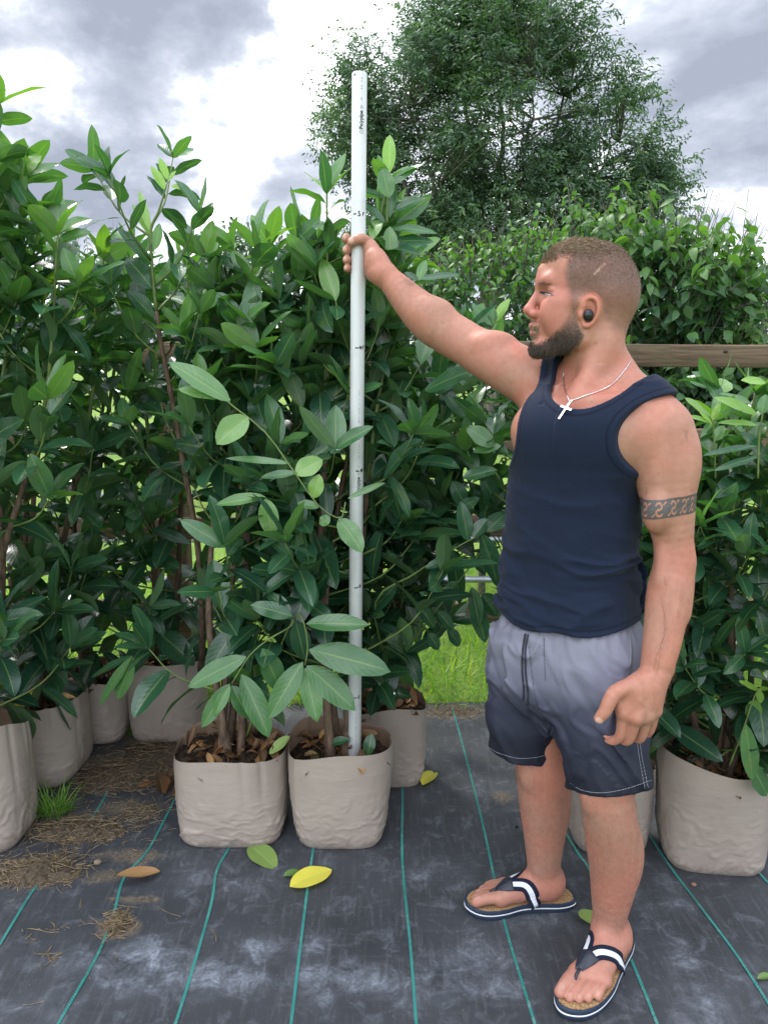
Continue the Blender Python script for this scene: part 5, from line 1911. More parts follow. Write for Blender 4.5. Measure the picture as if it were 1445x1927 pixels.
def head_px(v):
    """photograph pixel of each point as seen on the near side of the face, and its sideways head coordinate"""
    s = -((v - HP) / HU)[:, 1]
    q = v.copy()
    q[:, 1] = HP[1] - np.abs(s) * HU
    d = depth3(q)
    return 722.5 + FOC * q[:, 0] / d, 963.5 + FOC * (-q[:, 1] * ST - (q[:, 2] - CAMH) * CT) / d, s


HAIRP = [(1019, 492), (1045, 486), (1068, 481), (1060, 512), (1067, 548), (1072, 574), (1088, 577), (1094, 562), (1108, 553), (1126, 566), (1133, 592), (1150, 622), (1180, 630), (1225, 610), (1225, 430), (1010, 430)]
BEARDP = [(1073, 570), (1088, 575), (1093, 605), (1099, 632), (1086, 648), (1062, 668), (1010, 680), (975, 660), (982, 641), (1000, 641), (1014, 646), (1036, 634), (1057, 612), (1067, 592)]
MOUSP = [(990, 600), (1012, 604), (1015, 626), (1008, 644), (998, 642), (1004, 626), (1000, 613)]


def sstep(x, a, b):
    t = np.clip((x - a) / (b - a), 0, 1)
    return t * t * (3 - 2 * t)


HAIRC, HAIRL = np.array([.075, .050, .036]), np.array([.30, .21, .125])


def mixc(c, m, col):
    return c * (1 - m[:, None]) + np.asarray(col) * m[:, None]


def pigment(v):
    n = len(v)
    c = np.tile(np.array([.395, .195, .140]), (n, 1))
    mot = fbm(v * 28, 4) - .5
    big = fbm(v * 7 + 5, 3) - .5
    c = c * (1 + .38 * mot[:, None] * np.array([.7, 1.1, 1.2]))
    c = mixc(c, np.clip(.45 + big * 1.8, 0, .55), (.415, .178, .128))
    # hands and feet a little redder, lower legs and fore-arms darker with hair
    hand = (g_hl(v) > -.03) | (g_hr(v) > -.03)
    c = mixc(c, hand * .35, (.43, .175, .115))
    leg = sstep(v[:, 2], .62, .5) * sstep(v[:, 2], .10, .17)
    st = fbm(v * np.array([170, 170, 42]), 3)
    c = mixc(c, leg * np.clip((st - .40) * 1.0, 0, .22), (.22, .12, .08))
    c = mixc(c, leg * .18, (.40, .22, .145))
    ft = sstep(v[:, 2], .12, .06)
    sho = sstep(v[:, 2], 1.22, 1.36) * (v[:, 0] > P(960, 700, 1.95)[0])
    c = mixc(c, sho * np.clip(.35 + big * 2.4, 0, .8), (.46, .165, .112))
    elb = np.exp(-((v - P(1275, 1050, 1.63)) ** 2).sum(1) / .05 ** 2) + np.exp(-((v - P(1140, 1500, 1.60)) ** 2).sum(1) / .05 ** 2) + np.exp(-((v - P(1015, 1455, 1.80)) ** 2).sum(1) / .05 ** 2)
    c = mixc(c, np.clip(elb, 0, 1) * .5, (.45, .155, .115))
    blot = fbm(v * 14 + 9, 3)
    c = mixc(c, np.clip((blot - .5) * 2.6, 0, .5), (.46, .18, .125))
    c = mixc(c, np.clip((.46 - blot) * 2.6, 0, .4), (.39, .222, .16))
    c = mixc(c, ft * .3, (.47, .22, .16))
    arm = ((v[:, 0] > P(1200, 1100, 1.6)[0]) & (v[:, 2] < 1.06) & (v[:, 2] > .70)) | ((v[:, 0] < P(850, 620, 2.0)[0]) & (v[:, 2] > 1.3) & (g_hr(v) < 0))
    c = mixc(c, arm * np.clip((st - .45) * .8, 0, .16), (.24, .13, .08))
    # moles and freckles on the shoulder
    fr = vnoise(v * 55 + 3)
    c = mixc(c, (fr > .93) * (v[:, 2] > 1.05) * .35, (.22, .09, .06))
    # head
    h = (g_head(v) > -.02) & (np.linalg.norm(v - hd(0, 15), axis=1) < .178)
    px, py, s = head_px(v)
    face = h & (px < 1075) & (py > 490)
    c = mixc(c, face * .5 * sstep(py, 500, 530), (.46, .17, .135))
    c = mixc(c, (h & (px < 1004) & (py > 565) & (py < 600)) * .45, (.50, .17, .14))        # nose
    ear = h * sstep(np.hypot((px - 1109 + .16 * (py - 585)) / 23, (py - 586) / 36), 1.06, .92) * (np.abs(s) > 54)
    c = mixc(c, ear * .55, (.50, .175, .12))
    jig = 6 * (fbm(v * 160, 2) - .5)
    hm = sstep(poly_sd(px, py, HAIRP) + jig, 6, -12) * h * (np.abs(s) < 70)
    hm = hm * (1 - ear)
    fade = .45 + .45 * sstep(py, 620, 510)
    gr = fbm(v * 420, 2)
    c = mixc(c, hm * fade * np.clip(.85 + (gr - .5) * .5, 0, 1), (.088, .062, .052))
    bm = sstep(poly_sd(px, py, BEARDP) + jig, 5, -10) * h * (1 - ear)
    c = mixc(c, bm * np.clip(.4 + .55 * sstep(py, 585, 630), 0, .95) * np.clip(.9 + .5 * (gr - .5), 0, 1), (.062, .043, .033))
    mm_ = sstep(poly_sd(px, py, MOUSP), 2, -4) * h
    c = mixc(c, mm_ * .25, (.24, .14, .08))
    # a thin old scar through the clipped hair at the temple
    a, b = np.array([1118., 515.]), np.array([1137., 497.])
    t = np.clip(((px - a[0]) * (b - a)[0] + (py - a[1]) * (b - a)[1]) / ((b - a) @ (b - a)), 0, 1)
    ds = np.hypot(px - a[0] - t * (b - a)[0], py - a[1] - t * (b - a)[1])
    c = mixc(c, sstep(ds, 3.2, 1.0) * h * .8, (.46, .27, .20))
    brow = sstep(poly_sd(px, py, [(1011, 533), (1020, 531), (1034, 533), (1040, 537), (1030, 536.5), (1020, 536), (1013, 538)]), 1.2, -1.2) * h
    c = mixc(c, brow * .6, (.11, .07, .045))
    lid = sstep(np.abs(py - (552 + .22 * (px - 1022))), 2.2, .7) * sstep(px, 1013, 1019) * sstep(px, 1046, 1036) * h
    c = mixc(c, lid * .85, (.05, .03, .025))
    lid2 = sstep(np.abs(py - (544.5 + .25 * (px - 1022))), 2.0, .5) * sstep(px, 1016, 1022) * sstep(px, 1048, 1038) * h
    c = mixc(c, lid2 * .4, (.25, .11, .08))
    lip = sstep(np.abs(py - 619), 11, 6) * sstep(np.abs(s), 20, 14) * (px < 1008) * h * (py > 606)
    c = mixc(c, lip * .5, (.50, .19, .16))
    # finger and toe nails
    for q, r_, w_ in NAILS:
        dq = np.linalg.norm(v - q, axis=1)
        c = mixc(c, sstep(dq, r_, r_ * .75) * w_, (.60, .38, .31))
    # soles of the hand grip, web shadows are left to the light
    return np.clip(c, 0, 1)


NAILS = []
for fg, tp in zip(FR, range(4)):
    a = R(288 if tp else 262)
    NAILS.append((fg[-1] + .010 * (v_ * math.cos(.4) - u_ * math.sin(.9)), .0085, .7))
NAILS.append((THR[3] + np.array([-.003, -.011, .002]), .0095, .7))
NAILS.append((THL[3] + np.array([-.003, -.010, -.001]), .0095, .85))
NAILS.append((FING[0][3] + np.array([-.004, -.006, -.006]), .008, .55))
for q, r_, t_ in TOES:
    NAILS.append((q + np.array([0, 0, r_ * .45]) - t_ * r_ * .35, r_ * .85, .3))

m, t, out = new_mat('skin')
tc = t.add('ShaderNodeTexCoord').outputs['Object']
pg = t.add('ShaderNodeAttribute', attribute_name='pig').outputs['Color']
nf = t.noise(tc, 330, 4, 0.65)
nm = t.noise(tc, 70, 4, 0.6)
col = t.mix(t.m('MULTIPLY', t.ramp(nm, [(0.35, 0.0), (0.7, 1.0)]), 0.36), pg, t.mix(1.0, pg, (0.72, 0.60, 0.55, 1), 'MULTIPLY'))
pbr(t, out, col, t.m('MULTIPLY_ADD', nm, 0.25, 0.42), 0.38, t.m('ADD', nf, t.m('MULTIPLY', nm, 0.8)), 0.35, 0.0012,
    **{'Subsurface Weight': 0.12, 'Subsurface Radius': (1.0, 0.35, 0.2), 'Subsurface Scale': 0.006})
M['skin'] = m
person = mesh_obj('person', BV, BF, M['skin'], cols=pigment(BV))
tag(person, 'man in navy vest and grey to navy swim shorts holding the white pole', 'person')

# ---- armband tattoo: interlocked S links left open in a dark band, laid on the upper arm
m, t, out = new_mat('tattoo_ink')
tc = t.add('ShaderNodeTexCoord').outputs['Object']
nz = t.noise(tc, 150, 3)
pbr(t, out, t.mix(nz, (0.055, 0.055, 0.06), (0.125, 0.105, 0.10)), 0.5, 0.35)
M['tattoo'] = m
ta, tb = P(1258, 928, 1.667), P(1261, 964, 1.665)
ax_ = nrmz(tb - ta)
e1 = nrmz(np.array([0, -1, 0]) - ax_ * (np.array([0, -1, 0]) @ ax_))
e2 = np.cross(ax_, e1)
nu, nvv = 640, 56
ua = np.linspace(0, 2 * np.pi, nu, endpoint=False)
vv = np.linspace(0, 1, nvv)
UA, VV = np.meshgrid(ua, vv, indexing='ij')
dirs = np.cos(UA)[..., None] * e1 + np.sin(UA)[..., None] * e2
orig = ta + (tb - ta) * VV[..., None]
rr = np.full(UA.shape, .03)
ARMF = BODY.sub((ta + tb) / 2, .09)
for _ in range(25):
    rr = rr - ARMF.ev(orig + dirs * rr[..., None]) * .8
TP = orig + dirs * (rr + .0005)[..., None]
cells = 15.0
cu_ = (UA / (2 * np.pi) * cells) % 1.0
Yv = (VV - .5) * 2                     # -1..1 down the band
X = (cu_ - .5) * 2.0


def ring_line(cx, cy, r, wd, cond):
    d = np.abs(np.hypot((X - cx) * .95, (Yv - cy)) - r)
    return (d < wd) & cond(X - cx, Yv - cy)


open_ = ring_line(0, -.30, .34, .10, lambda a, b: ~((a > 0.05) & (b > -.05))) | ring_line(0, .34, .34, .10, lambda a, b: ~((a < -.05) & (b < .05)))
open_ |= ring_line(-.95, -.30, .34, .09, lambda a, b: (b < -.1)) | ring_line(.95, .34, .34, .09, lambda a, b: b > .1)
open_ |= (np.abs(Yv + .62 - .35 * np.abs(X)) < .07) & (np.abs(X) < .35) | (np.abs(Yv - .62 + .35 * np.abs(X)) < .07) & (np.abs(X) < .35)
edge_ = np.abs(Yv) > .80
ink_ = (~open_ | edge_) & (np.abs(Yv) < .97 + .02 * np.sin(UA * 9))
gf = grid_faces(nu, nvv)
idx2 = np.arange(nu * nvv).reshape(nu, nvv)
wrapf = np.stack([idx2[-1, :-1], idx2[-1, 1:], idx2[0, 1:], idx2[0, :-1]], -1)
gf = np.concatenate([gf, wrapf])
gf = gf[ink_.reshape(-1)[gf].sum(1) >= 3]
mesh_obj('tattoo', TP.reshape(-1, 3), gf, M['tattoo'], person)

# ---- hair, beard, body hair
m, t, out = new_mat('hair_strand')
at = t.add('ShaderNodeAttribute', attribute_name='tint').outputs['Fac']
hc = t.ramp(at, [(0.0, (.030, .021, .016)), (0.5, (.10, .066, .044)), (1.0, (.33, .235, .15))])
pbr(t, out, hc, 0.55, 0.35)
M['hair'] = m


def strands(mb, p, d0, d1, L, wd, tint):
    """short tapering ribbons, bent from d0 towards d1"""
    n = len(p)
    L = np.broadcast_to(L, (n,))[:, None]
    d0, d1 = nrmz(d0), nrmz(d1)
    pa = [p, p + d0 * L * .35, p + d0 * L * .45 + d1 * L * .25, p + d0 * L * .5 + d1 * L * .55]
    view = nrmz(np.array([0, 0, CAMH]) - p)
    rnd = nrmz(view + RNG.normal(0, .5, (n, 3)))
    sd = nrmz(np.cross(d0, rnd))
    ws = [1.0, .85, .6, .15]
    V = np.stack([q + sd * (wd * w_ * sg) for q, w_ in zip(pa, ws) for sg in (-1, 1)], 1)
    f = np.array([[0, 1, 3, 2], [2, 3, 5, 4], [4, 5, 7, 6]])
    F = (f[None] + (np.arange(n) * 8)[:, None, None]).reshape(-1, 4)
    mb.add(V.reshape(-1, 3), F, None, tint=np.repeat(np.broadcast_to(tint, (n,)), 8))


hv, hf = HEADV
tri = hv[hf].mean(1)
nrm_ = nrmz(np.cross(hv[hf[:, 1]] - hv[hf[:, 0]], hv[hf[:, 2]] - hv[hf[:, 0]]))
if ((nrm_ * (tri - HP)).sum(1)).mean() < 0:
    nrm_ = -nrm_
fpx, fpy, fs = head_px(tri)
earf = (np.hypot((fpx - 1109 + .16 * (fpy - 585)) / 23, (fpy - 586) / 36) < 1.0) & (np.abs(fs) > 54)
nearh = np.linalg.norm(tri - hd(0, 15), axis=1) < .178


def scatter(mask, n):
    w_ = np.nonzero(mask & nearh)[0]
    k = RNG.choice(w_, n)
    return tri[k] + RNG.normal(0, .001, (n, 3)), nrm_[k], fpx[k], fpy[k], fs[k]


mb = MB()
sdh = poly_sd(fpx, fpy, HAIRP) + 9 * (fbm(tri * 130, 2) - .5)
p, nn, x, y, s = scatter((sdh < 0) & ~earf & (fpy > 478) & (np.abs(fs) < 74), 15000)
kp = RNG.random(len(p)) < .35 + .65 * sstep(y, 610, 520)
p, nn, x, y, s = p[kp], nn[kp], x[kp], y[kp], s[kp]
L = .0022 + .005 * sstep(y, 545, 486)
strands(mb, p - nn * .0006, nn * .5 + np.array([.35, 0, -.75]) + RNG.normal(0, .25, p.shape), np.array([.3, 0, -1.0]) + RNG.normal(0, .2, p.shape), L * RNG.uniform(.6, 1.2, len(p)), .00022,
        np.clip(.48 + RNG.normal(0, .14, len(p)) + .15 * sstep(y, 580, 620), 0, 1))
p, nn, x, y, s = scatter((fpy < 498) & (sdh < 4), 16000)
kp = RNG.random(len(p)) < sstep(y, 497, 474)
p, nn, x, y, s = p[kp], nn[kp], x[kp], y[kp], s[kp]
top = sstep(y, 486, 466)
back = sstep(x, 1040, 1170)
dirb = np.stack([.8 + 0 * x, -.35 + .5 * (s > 0) * 0 + 0 * x, .05 - .9 * back], -1)
L = (.006 + .009 * top) * (1 - .45 * back)
strands(mb, p - nn * .001, nn * .55 + dirb * .6 + RNG.normal(0, .22, p.shape), dirb + nn * .1 + RNG.normal(0, .22, p.shape), L * RNG.uniform(.6, 1.2, len(p)), .00038,
        np.clip(.60 + .30 * top * (1 - back) + RNG.normal(0, .20, len(p)), 0, 1))
# the short fringe at the front
p, nn, x, y, s = scatter((fpx < 1048) & (fpy < 496) & (fpy > 462) & (sdh < 6), 1500)
strands(mb, p - nn * .001, nn * .6 + np.array([-.1, -.15, .55]) + RNG.normal(0, .25, p.shape), nn * .2 + np.array([.1, -.25, .35]) + RNG.normal(0, .25, p.shape), RNG.uniform(.005, .012, len(p)), .0004,
        np.clip(.78 + RNG.normal(0, .2, len(p)), 0, 1))
mb.build('hair', M['hair'], person)
mb = MB()
sdb = poly_sd(fpx, fpy, BEARDP) + 8 * (fbm(tri * 120, 2) - .5)
p, nn, x, y, s = scatter((sdb < 5) & ~earf, 24000)
den = sstep(y, 585, 640) * .7 + .3
den = den * sstep(-poly_sd(x, y, BEARDP), -4, 9)
kp = RNG.random(len(p)) < den
p, nn, x, y, s = p[kp], nn[kp], x[kp], y[kp], s[kp]
L = .003 + .0065 * sstep(y, 610, 660)
strands(mb, p - nn * .001, nn * .55 + np.array([-.25, 0, -.7]) + RNG.normal(0, .25, p.shape), np.array([-.15, 0, -1.0]) + RNG.normal(0, .22, p.shape), L * RNG.uniform(.6, 1.25, len(p)), .00040,
        np.clip(.20 + .58 * sstep(x, 1004, 986) + RNG.normal(0, .12, len(p)) + .14 * sstep(y, 640, 590), 0, 1))
sdm = poly_sd(fpx, fpy, MOUSP)
p, nn, x, y, s = scatter((sdm < 1) & (np.abs(fs) < 34), 1500)
strands(mb, p - nn * .001, nn * .5 + np.array([.1, 0, -.7]) + RNG.normal(0, .25, p.shape), np.array([.2, 0, -1.0]) + RNG.normal(0, .2, p.shape), RNG.uniform(.005, .009, len(p)), .00035, np.clip(.78 + RNG.normal(0, .2, len(p)), 0, 1))
mb.build('beard', M['hair'], person)
mb = MB()
bsd = poly_sd(fpx, fpy, [(1010, 532), (1020, 529.5), (1034, 532), (1041, 537), (1030, 536.5), (1020, 537), (1012, 539)])
p, nn, x, y, s = scatter((bsd < 0) & (np.abs(fs) < 60), 260)
strands(mb, p - nn * .0005, nn * .4 + np.array([.7, 0, .2]) + RNG.normal(0, .2, p.shape), np.array([1.0, 0, 0]) + RNG.normal(0, .2, p.shape), RNG.uniform(.004, .007, len(p)), .00028, np.clip(.45 + RNG.normal(0, .15, len(p)), 0, 1))
mb.build('eyebrow', M['hair'], person)
M['eye_white'] = simple_mat('eye_white', (.42, .35, .33), .25, .5)
M['iris'] = simple_mat('iris', (.035, .04, .045), .15, .5)
EYF = BODY.sub(hd(75, 30, 20), .06)
ex = np.linspace(1015, 1038, 15)
mb = MB()
rows = []
for k in range(5):
    yy = 551.2 + .20 * (ex - 1022) + (k / 4 - .35) * 5.2 * np.sin(np.pi * np.clip((ex - 1014.5) / 24, 0, 1)) ** .7
    rows.append(EYF.trace(ex, yy, 1.5, .0005))
rows = np.array(rows)
gfe = grid_faces(5, 15)
mb.add(rows.reshape(-1, 3), gfe[(gfe[:, 0] % 15) >= 6], mi=0)
mb.add(rows.reshape(-1, 3), gfe[(gfe[:, 0] % 15) < 6], mi=1)
mb.build('eye', [M['eye_white'], M['iris']], person)
mb = MB()
v, f, u = tube_geo(rows[0] + np.array([0, -.0008, 0]), .0010, 5)
mb.add(v, f, u, tint=np.full(len(v), .0))
mb.build('eyelashes', M['hair'], person)
mb = MB()
bt = BV[BF].mean(1)
bn_ = nrmz(np.cross(BV[BF[:, 1]] - BV[BF[:, 0]], BV[BF[:, 3]] - BV[BF[:, 0]]))
gq = BODY.grad(bt[:: max(len(bt) // 400, 1)])
if (gq * bn_[:: max(len(bt) // 400, 1)]).sum() < 0:
    bn_ = -bn_
legm = (bt[:, 2] < .52) & (bt[:, 2] > .11)
armm = ((bt[:, 0] > P(1200, 1100, 1.6)[0]) & (bt[:, 2] < 1.05) & (bt[:, 2] > .70)) | ((bt[:, 0] < P(850, 620, 2.0)[0]) & (bt[:, 2] > 1.3) & (g_hr(bt) < 0))
for mk, n, wd, ti in ((legm, 7000, .00010, .42), (armm, 3000, .00009, .75)):
    w_ = np.nonzero(mk)[0]
    k = RNG.choice(w_, n)
    p, nn = bt[k] + RNG.normal(0, .0015, (n, 3)), bn_[k]
    strands(mb, p - nn * .001, nn * .45 + np.array([0, 0, -.8]) + RNG.normal(0, .35, p.shape), nn * .1 + np.array([0, 0, -1.0]) + RNG.normal(0, .4, p.shape), RNG.uniform(.007, .018, n), wd, np.clip(ti + RNG.normal(0, .15, n), 0, 1))
mb.build('body_hair', M['hair'], person)

# ---- vest
SH = Field()
shirt_loft = loft([q for q in TLEV if q[0] < 1100] + [(1120, 942, 1199, .81), (1150, 936, 1204, .84), (1200, 932, 1208, .86), (1240, 932, 1208, .86)], 1.81, .004)
SH.fn(shirt_loft)
SH.rc(Q(1150, 700, 1.86, 30)[0], Q(1215, 772, 1.72, 30)[0], .057, .070, .06)
SH.rc(Q(1090, 712, 1.875, 30)[0], Q(1020, 722, 1.94, 30)[0], .052, .064, .05)
SH.ell(Q(1100, 805, 1.80, 0)[0], (.181, .111, .091), TAX, .06)
SH.rc(sl[0], sl[0] + [.001, 0, 0], sl[1] + .006, sl[1] + .006, .035)
SH.rc(sr[0], sr[0] + [.001, 0, 0], sr[1] + .006, sr[1] + .006, .035)
SH.ell(Q(1150, 825, 1.715, 0)[0], (.089, .052, .069), TAX, .08)
SH.ell(Q(1030, 815, 1.80, 0)[0], (.087, .052, .069), TAX, .08)
SH.rc(P(1118, 700, 1.86), P(1122, 760, 1.85), .075, .08, .05)
NB = P(1124, 735, 1.845)
tl_ = lambda p: ((p - NB) @ TL, (p - NB) @ TF)
ZSC = P(1072, 786, 1.70)[2] - .030


def neck_cut(p):
    l, f = tl_(p)
    l = l - .030
    z = p[..., 2] - (ZSC + .135)
    k0 = np.sqrt((l / .114) ** 2 + ((f - .02) / .19) ** 2 + (np.minimum(z, 0) / .135) ** 2)
    return (k0 - 1) * .12


ZARM = P(1195, 908, 1.70)[2]


def arm_cut(sg, lc=.234, rad=.103, up=.098):
    def f(p):
        l, q = tl_(p)
        z = p[..., 2] - (ZARM + .105)
        k0 = np.sqrt(((l * sg - lc) / rad) ** 2 + (np.minimum(z, 0) / .105) ** 2 + (np.maximum(z, 0) / up) ** 2)
        d = (k0 - 1) * rad
        return np.where(l * sg > lc, np.minimum(d, -(z + .105) * 1.0), d)
    return f


SH.fn(neck_cut, .004, True)
SH.fn(arm_cut(1), .004, True)
SH.fn(arm_cut(-1, .215, .112, .30), .004, True)
ZH = P(1045, 1199, 1.665)[2]


def hem(p):
    l, q = tl_(p)
    return (p[..., 2] - (ZH + .022 * np.clip(l / .16, -1, 1) ** 2 + .004 * np.sin(l * 40) - .012 * np.clip(-l / .16, 0, 1)))


SH.fn(hem, .004, True)


def shirt_disp(p):
    l, q = tl_(p)
    z = p[..., 2]
    wr_ = fbm(np.stack([l * 3.2 + 9, q * 3.2, z * 5.5], -1), 2) - .5
    a = fbm(np.stack([l * 4.5 + 2, q * 4.5, (z + .42 * l * np.clip(1.25 - z, 0, 1) + wr_ * .12) * 15], -1), 3)
    rid = np.clip(1 - np.abs(2 * a - 1) * 4, 0, 1)
    wl_ = sstep(z, 1.32, 1.16) * (.45 + .55 * sstep(z, 1.12, .98)) * (.6 + .55 * np.clip((l / .16) ** 2, 0, 1.2))
    b = fbm(np.stack([l * 7, q * 7, z * 6], -1), 2) - .5
    hemw = np.exp(-((z - ZH - .03) / .016) ** 2) * .003
    return -.015 * (rid - .3) * wl_ - .012 * b


SH.disp = shirt_disp
cz = shirt_loft.c(1.1)
sv_, sf_ = SH.mesh((cz[0] - .26, cz[1] - .26, ZH - .04), (cz[0] + .26, cz[1] + .26, 1.53), .0036)
m, t, out = new_mat('navy_rib_cotton')
tc = t.add('ShaderNodeTexCoord').outputs['Object']
sp = t.add('ShaderNodeSeparateXYZ', {0: tc})
lv = t.m('ADD', t.m('MULTIPLY', sp.outputs[0], math.cos(PHI) + .3), t.m('MULTIPLY', sp.outputs[1], -math.sin(PHI) + .2))
rib = t.m('SINE', t.m('MULTIPLY', lv, 2 * math.pi / 0.0042))
nf = t.noise(tc, 500, 3)
nb = t.noise(tc, 9, 4)
c = t.mix(t.m('MULTIPLY_ADD', rib, 0.10, 0.5), (0.007, 0.0115, 0.026), (0.013, 0.020, 0.043))
c = t.mix(t.m('MULTIPLY', nb, 0.25), c, (0.017, 0.024, 0.047))
bd = t.add('ShaderNodeAttribute', attribute_name='band').outputs['Fac']
ln1 = t.ramp(t.m('ABSOLUTE', t.m('SUBTRACT', bd, 0.0145)), [(0.0, 1.0), (0.0016, 0.0)])
c = t.mix(t.m('MULTIPLY', ln1, 0.7), c, (0.004, 0.006, 0.014))
lint = t.ramp(t.noise(tc, 260, 1), [(0.80, 0.0), (0.82, 1.0)])
c = t.mix(t.m('MULTIPLY', lint, 0.35), c, (0.3, 0.33, 0.38))
pbr(t, out, c, 0.9, 0.12, t.m('SUBTRACT', t.m('ADD', t.m('MULTIPLY', rib, 0.6), t.m('MULTIPLY', nf, 0.8)), t.m('MULTIPLY', ln1, 2.5)), 0.35, 0.0009, **{'Sheen Weight': 0.06, 'Sheen Roughness': 0.5})
M['vest'] = m
bandv = np.minimum(np.minimum(neck_cut(sv_), arm_cut(1)(sv_)), np.minimum(arm_cut(-1, .215, .112, .30)(sv_), hem(sv_)))
vest = mesh_obj('vest', sv_, sf_, M['vest'], person, attrs={'band': bandv})


def traced(field, pts, n, off=.0004):
    q = spline(np.asarray(pts, float), n)
    return field.trace(q[:, 0], q[:, 1], 1.0, off)


# ---- shorts
ST_ = Field()
PLEV = [(1110, 970, 1166, .76), (1150, 960, 1177, .77), (1175, 945, 1193, .79), (1220, 929, 1207, .80), (1260, 928, 1206, .80), (1295, 940, 1190, .76), (1325, 968, 1160, .66), (1345, 1005, 1125, .5)]
pel = loft(PLEV, 1.80, 0, ztop=P(1060, 1125, 1.8)[2], n=2.3)
ST_.fn(pel, .05)


LEGS = []


def leg_tube(pts, hemp, hemn, k):
    """pts: [(px, py, Y, half width px, depth ratio)] a trouser leg; cut by the plane through hemp"""
    C = np.array([list(P(a, b, Y)) + [h * mpp(P(a, b, Y))] for a, b, Y, h in pts])
    hemn = nrmz(hemn)

    def f(p):
        d = None
        for i in range(len(C) - 1):
            a, b = C[i, :3], C[i + 1, :3]
            ab = b - a
            t = (p - a) @ ab / (ab @ ab)
            t = np.clip(t, 0, 1.35 if i == len(C) - 2 else 1)
            e = np.sqrt(((p - a - t[..., None] * ab) ** 2).sum(-1)) - (C[i, 3] + (C[i + 1, 3] - C[i, 3]) * t)
            d = e if d is None else smin(d, e, .02)
        return d
    ST_.fn(f, k)
    LEGS.append((C[:, :3].mean(0), hemp, hemn))


leg_tube([(1012, 1240, 1.85, 80), (988, 1350, 1.862, 67), (978, 1430, 1.868, 60)], P(975, 1434, 1.80), (-.10, -.12, -1), .055)
leg_tube([(1116, 1240, 1.745, 91), (1138, 1380, 1.69, 81), (1147, 1490, 1.655, 75)], P(1120, 1506, 1.565), (.10, -.30, -1), .055)


def hem_cut(p):
    (c0_, h0, n0), (c1_, h1, n1) = LEGS
    w0 = ((p - c0_)[..., :2] ** 2).sum(-1) < ((p - c1_)[..., :2] ** 2).sum(-1)
    return -np.where(w0, (p - h0) @ n0, (p - h1) @ n1)


ST_.fn(hem_cut, .004, True)


def short_disp(p):
    l, q = tl_(p)
    z = p[..., 2]
    ww = fbm(np.stack([l * 6, q * 6, z * 4], -1), 3) - .5
    a = fbm(np.stack([l * 8 + z * 5, q * 8 - z * 3, z * 4 + ww * 3], -1), 3)
    rid = np.clip(1 - np.abs(2 * a - 1) * 4, 0, 1) - .3
    b = fbm(np.stack([l * 15 + z * 9, q * 15 - z * 5, z * 7 + ww * 5], -1), 2)
    rid = rid + .4 * (np.clip(1 - np.abs(2 * b - 1) * 4, 0, 1) - .3)
    top = sstep(z, .80, .88)
    gat = np.sin((np.arctan2(l, q)) * 46 + 5 * ww) * top * .0016
    # crease running from the fly to the thigh, fold between the legs
    return -.012 * rid * (1 - .5 * top) - .011 * ww - gat


ST_.disp = short_disp
c0 = P(1070, 1300, 1.76)
hv_, hf_ = ST_.mesh((c0[0] - .27, c0[1] - .25, .36), (c0[0] + .27, c0[1] + .26, .97), .0040)
m, t, out = new_mat('ombre_nylon')
tc = t.add('ShaderNodeTexCoord').outputs['Object']
sp = t.add('ShaderNodeSeparateXYZ', {0: tc})
nb = t.noise(tc, 8, 4)
zz_ = t.m('ADD', sp.outputs[2], t.m('MULTIPLY', t.m('SUBTRACT', nb, 0.5), 0.05))
zz_ = t.m('SUBTRACT', zz_, t.m('MULTIPLY', sp.outputs[0], 0.10))
c = t.ramp(t.m('MULTIPLY_ADD', zz_, 2.5, -1.0), [(0.22, (0.009, 0.0115, 0.022)), (0.47, (0.024, 0.027, 0.048)), (0.66, (0.075, 0.078, 0.122)), (0.80, (0.150, 0.150, 0.205)), (0.98, (0.175, 0.175, 0.225))])
nf = t.noise(tc, 420, 3)
c = t.mix(t.m('MULTIPLY', nf, 0.05), c, (0.22, 0.22, 0.28))
spk = t.ramp(t.noise(tc, 190, 1), [(0.81, 0.0), (0.83, 1.0)])
c = t.mix(t.m('MULTIPLY', spk, 0.3), c, (0.4, 0.42, 0.45))
cr = t.noise(tc, 45, 4, 0.6, 0.6)
pbr(t, out, c, 0.58, 0.22, t.m('ADD', cr, t.m('MULTIPLY', nf, 0.15)), 0.28, 0.004)
M['ombre'] = m
shorts = mesh_obj('shorts', hv_, hf_, M['ombre'], person)
M['cord'] = simple_mat('dark_cord', (.030, .032, .045), .8, .2, .3, 200)
M['stitch'] = simple_mat('pale_stitch', (.42, .43, .47), .8, .2)
for pts in ([(988, 1192), (983, 1225), (982, 1262), (985, 1300), (984, 1318)], [(993, 1194), (988, 1225), (989, 1270), (993, 1305), (992, 1327)]):
    q = MB()
    tp = traced(ST_, pts, 40, .002)
    v, f, u = tube_geo(tp, .0024, 7)
    q.add(v, f, u)
    q.build('drawstring', M['cord'], shorts)
mb = MB()


def stitched(pts, n, rad=.00045):
    tp = traced(ST_, pts, n, .0003)
    d = np.linalg.norm(np.diff(tp, axis=0), axis=1)
    for i in range(0, n - 1, 1):
        if d[i] < .02 and i % 4 != 3:
            v, f, u = tube_geo(tp[i:i + 2], rad, 4, False)
            mb.add(v, f, u)


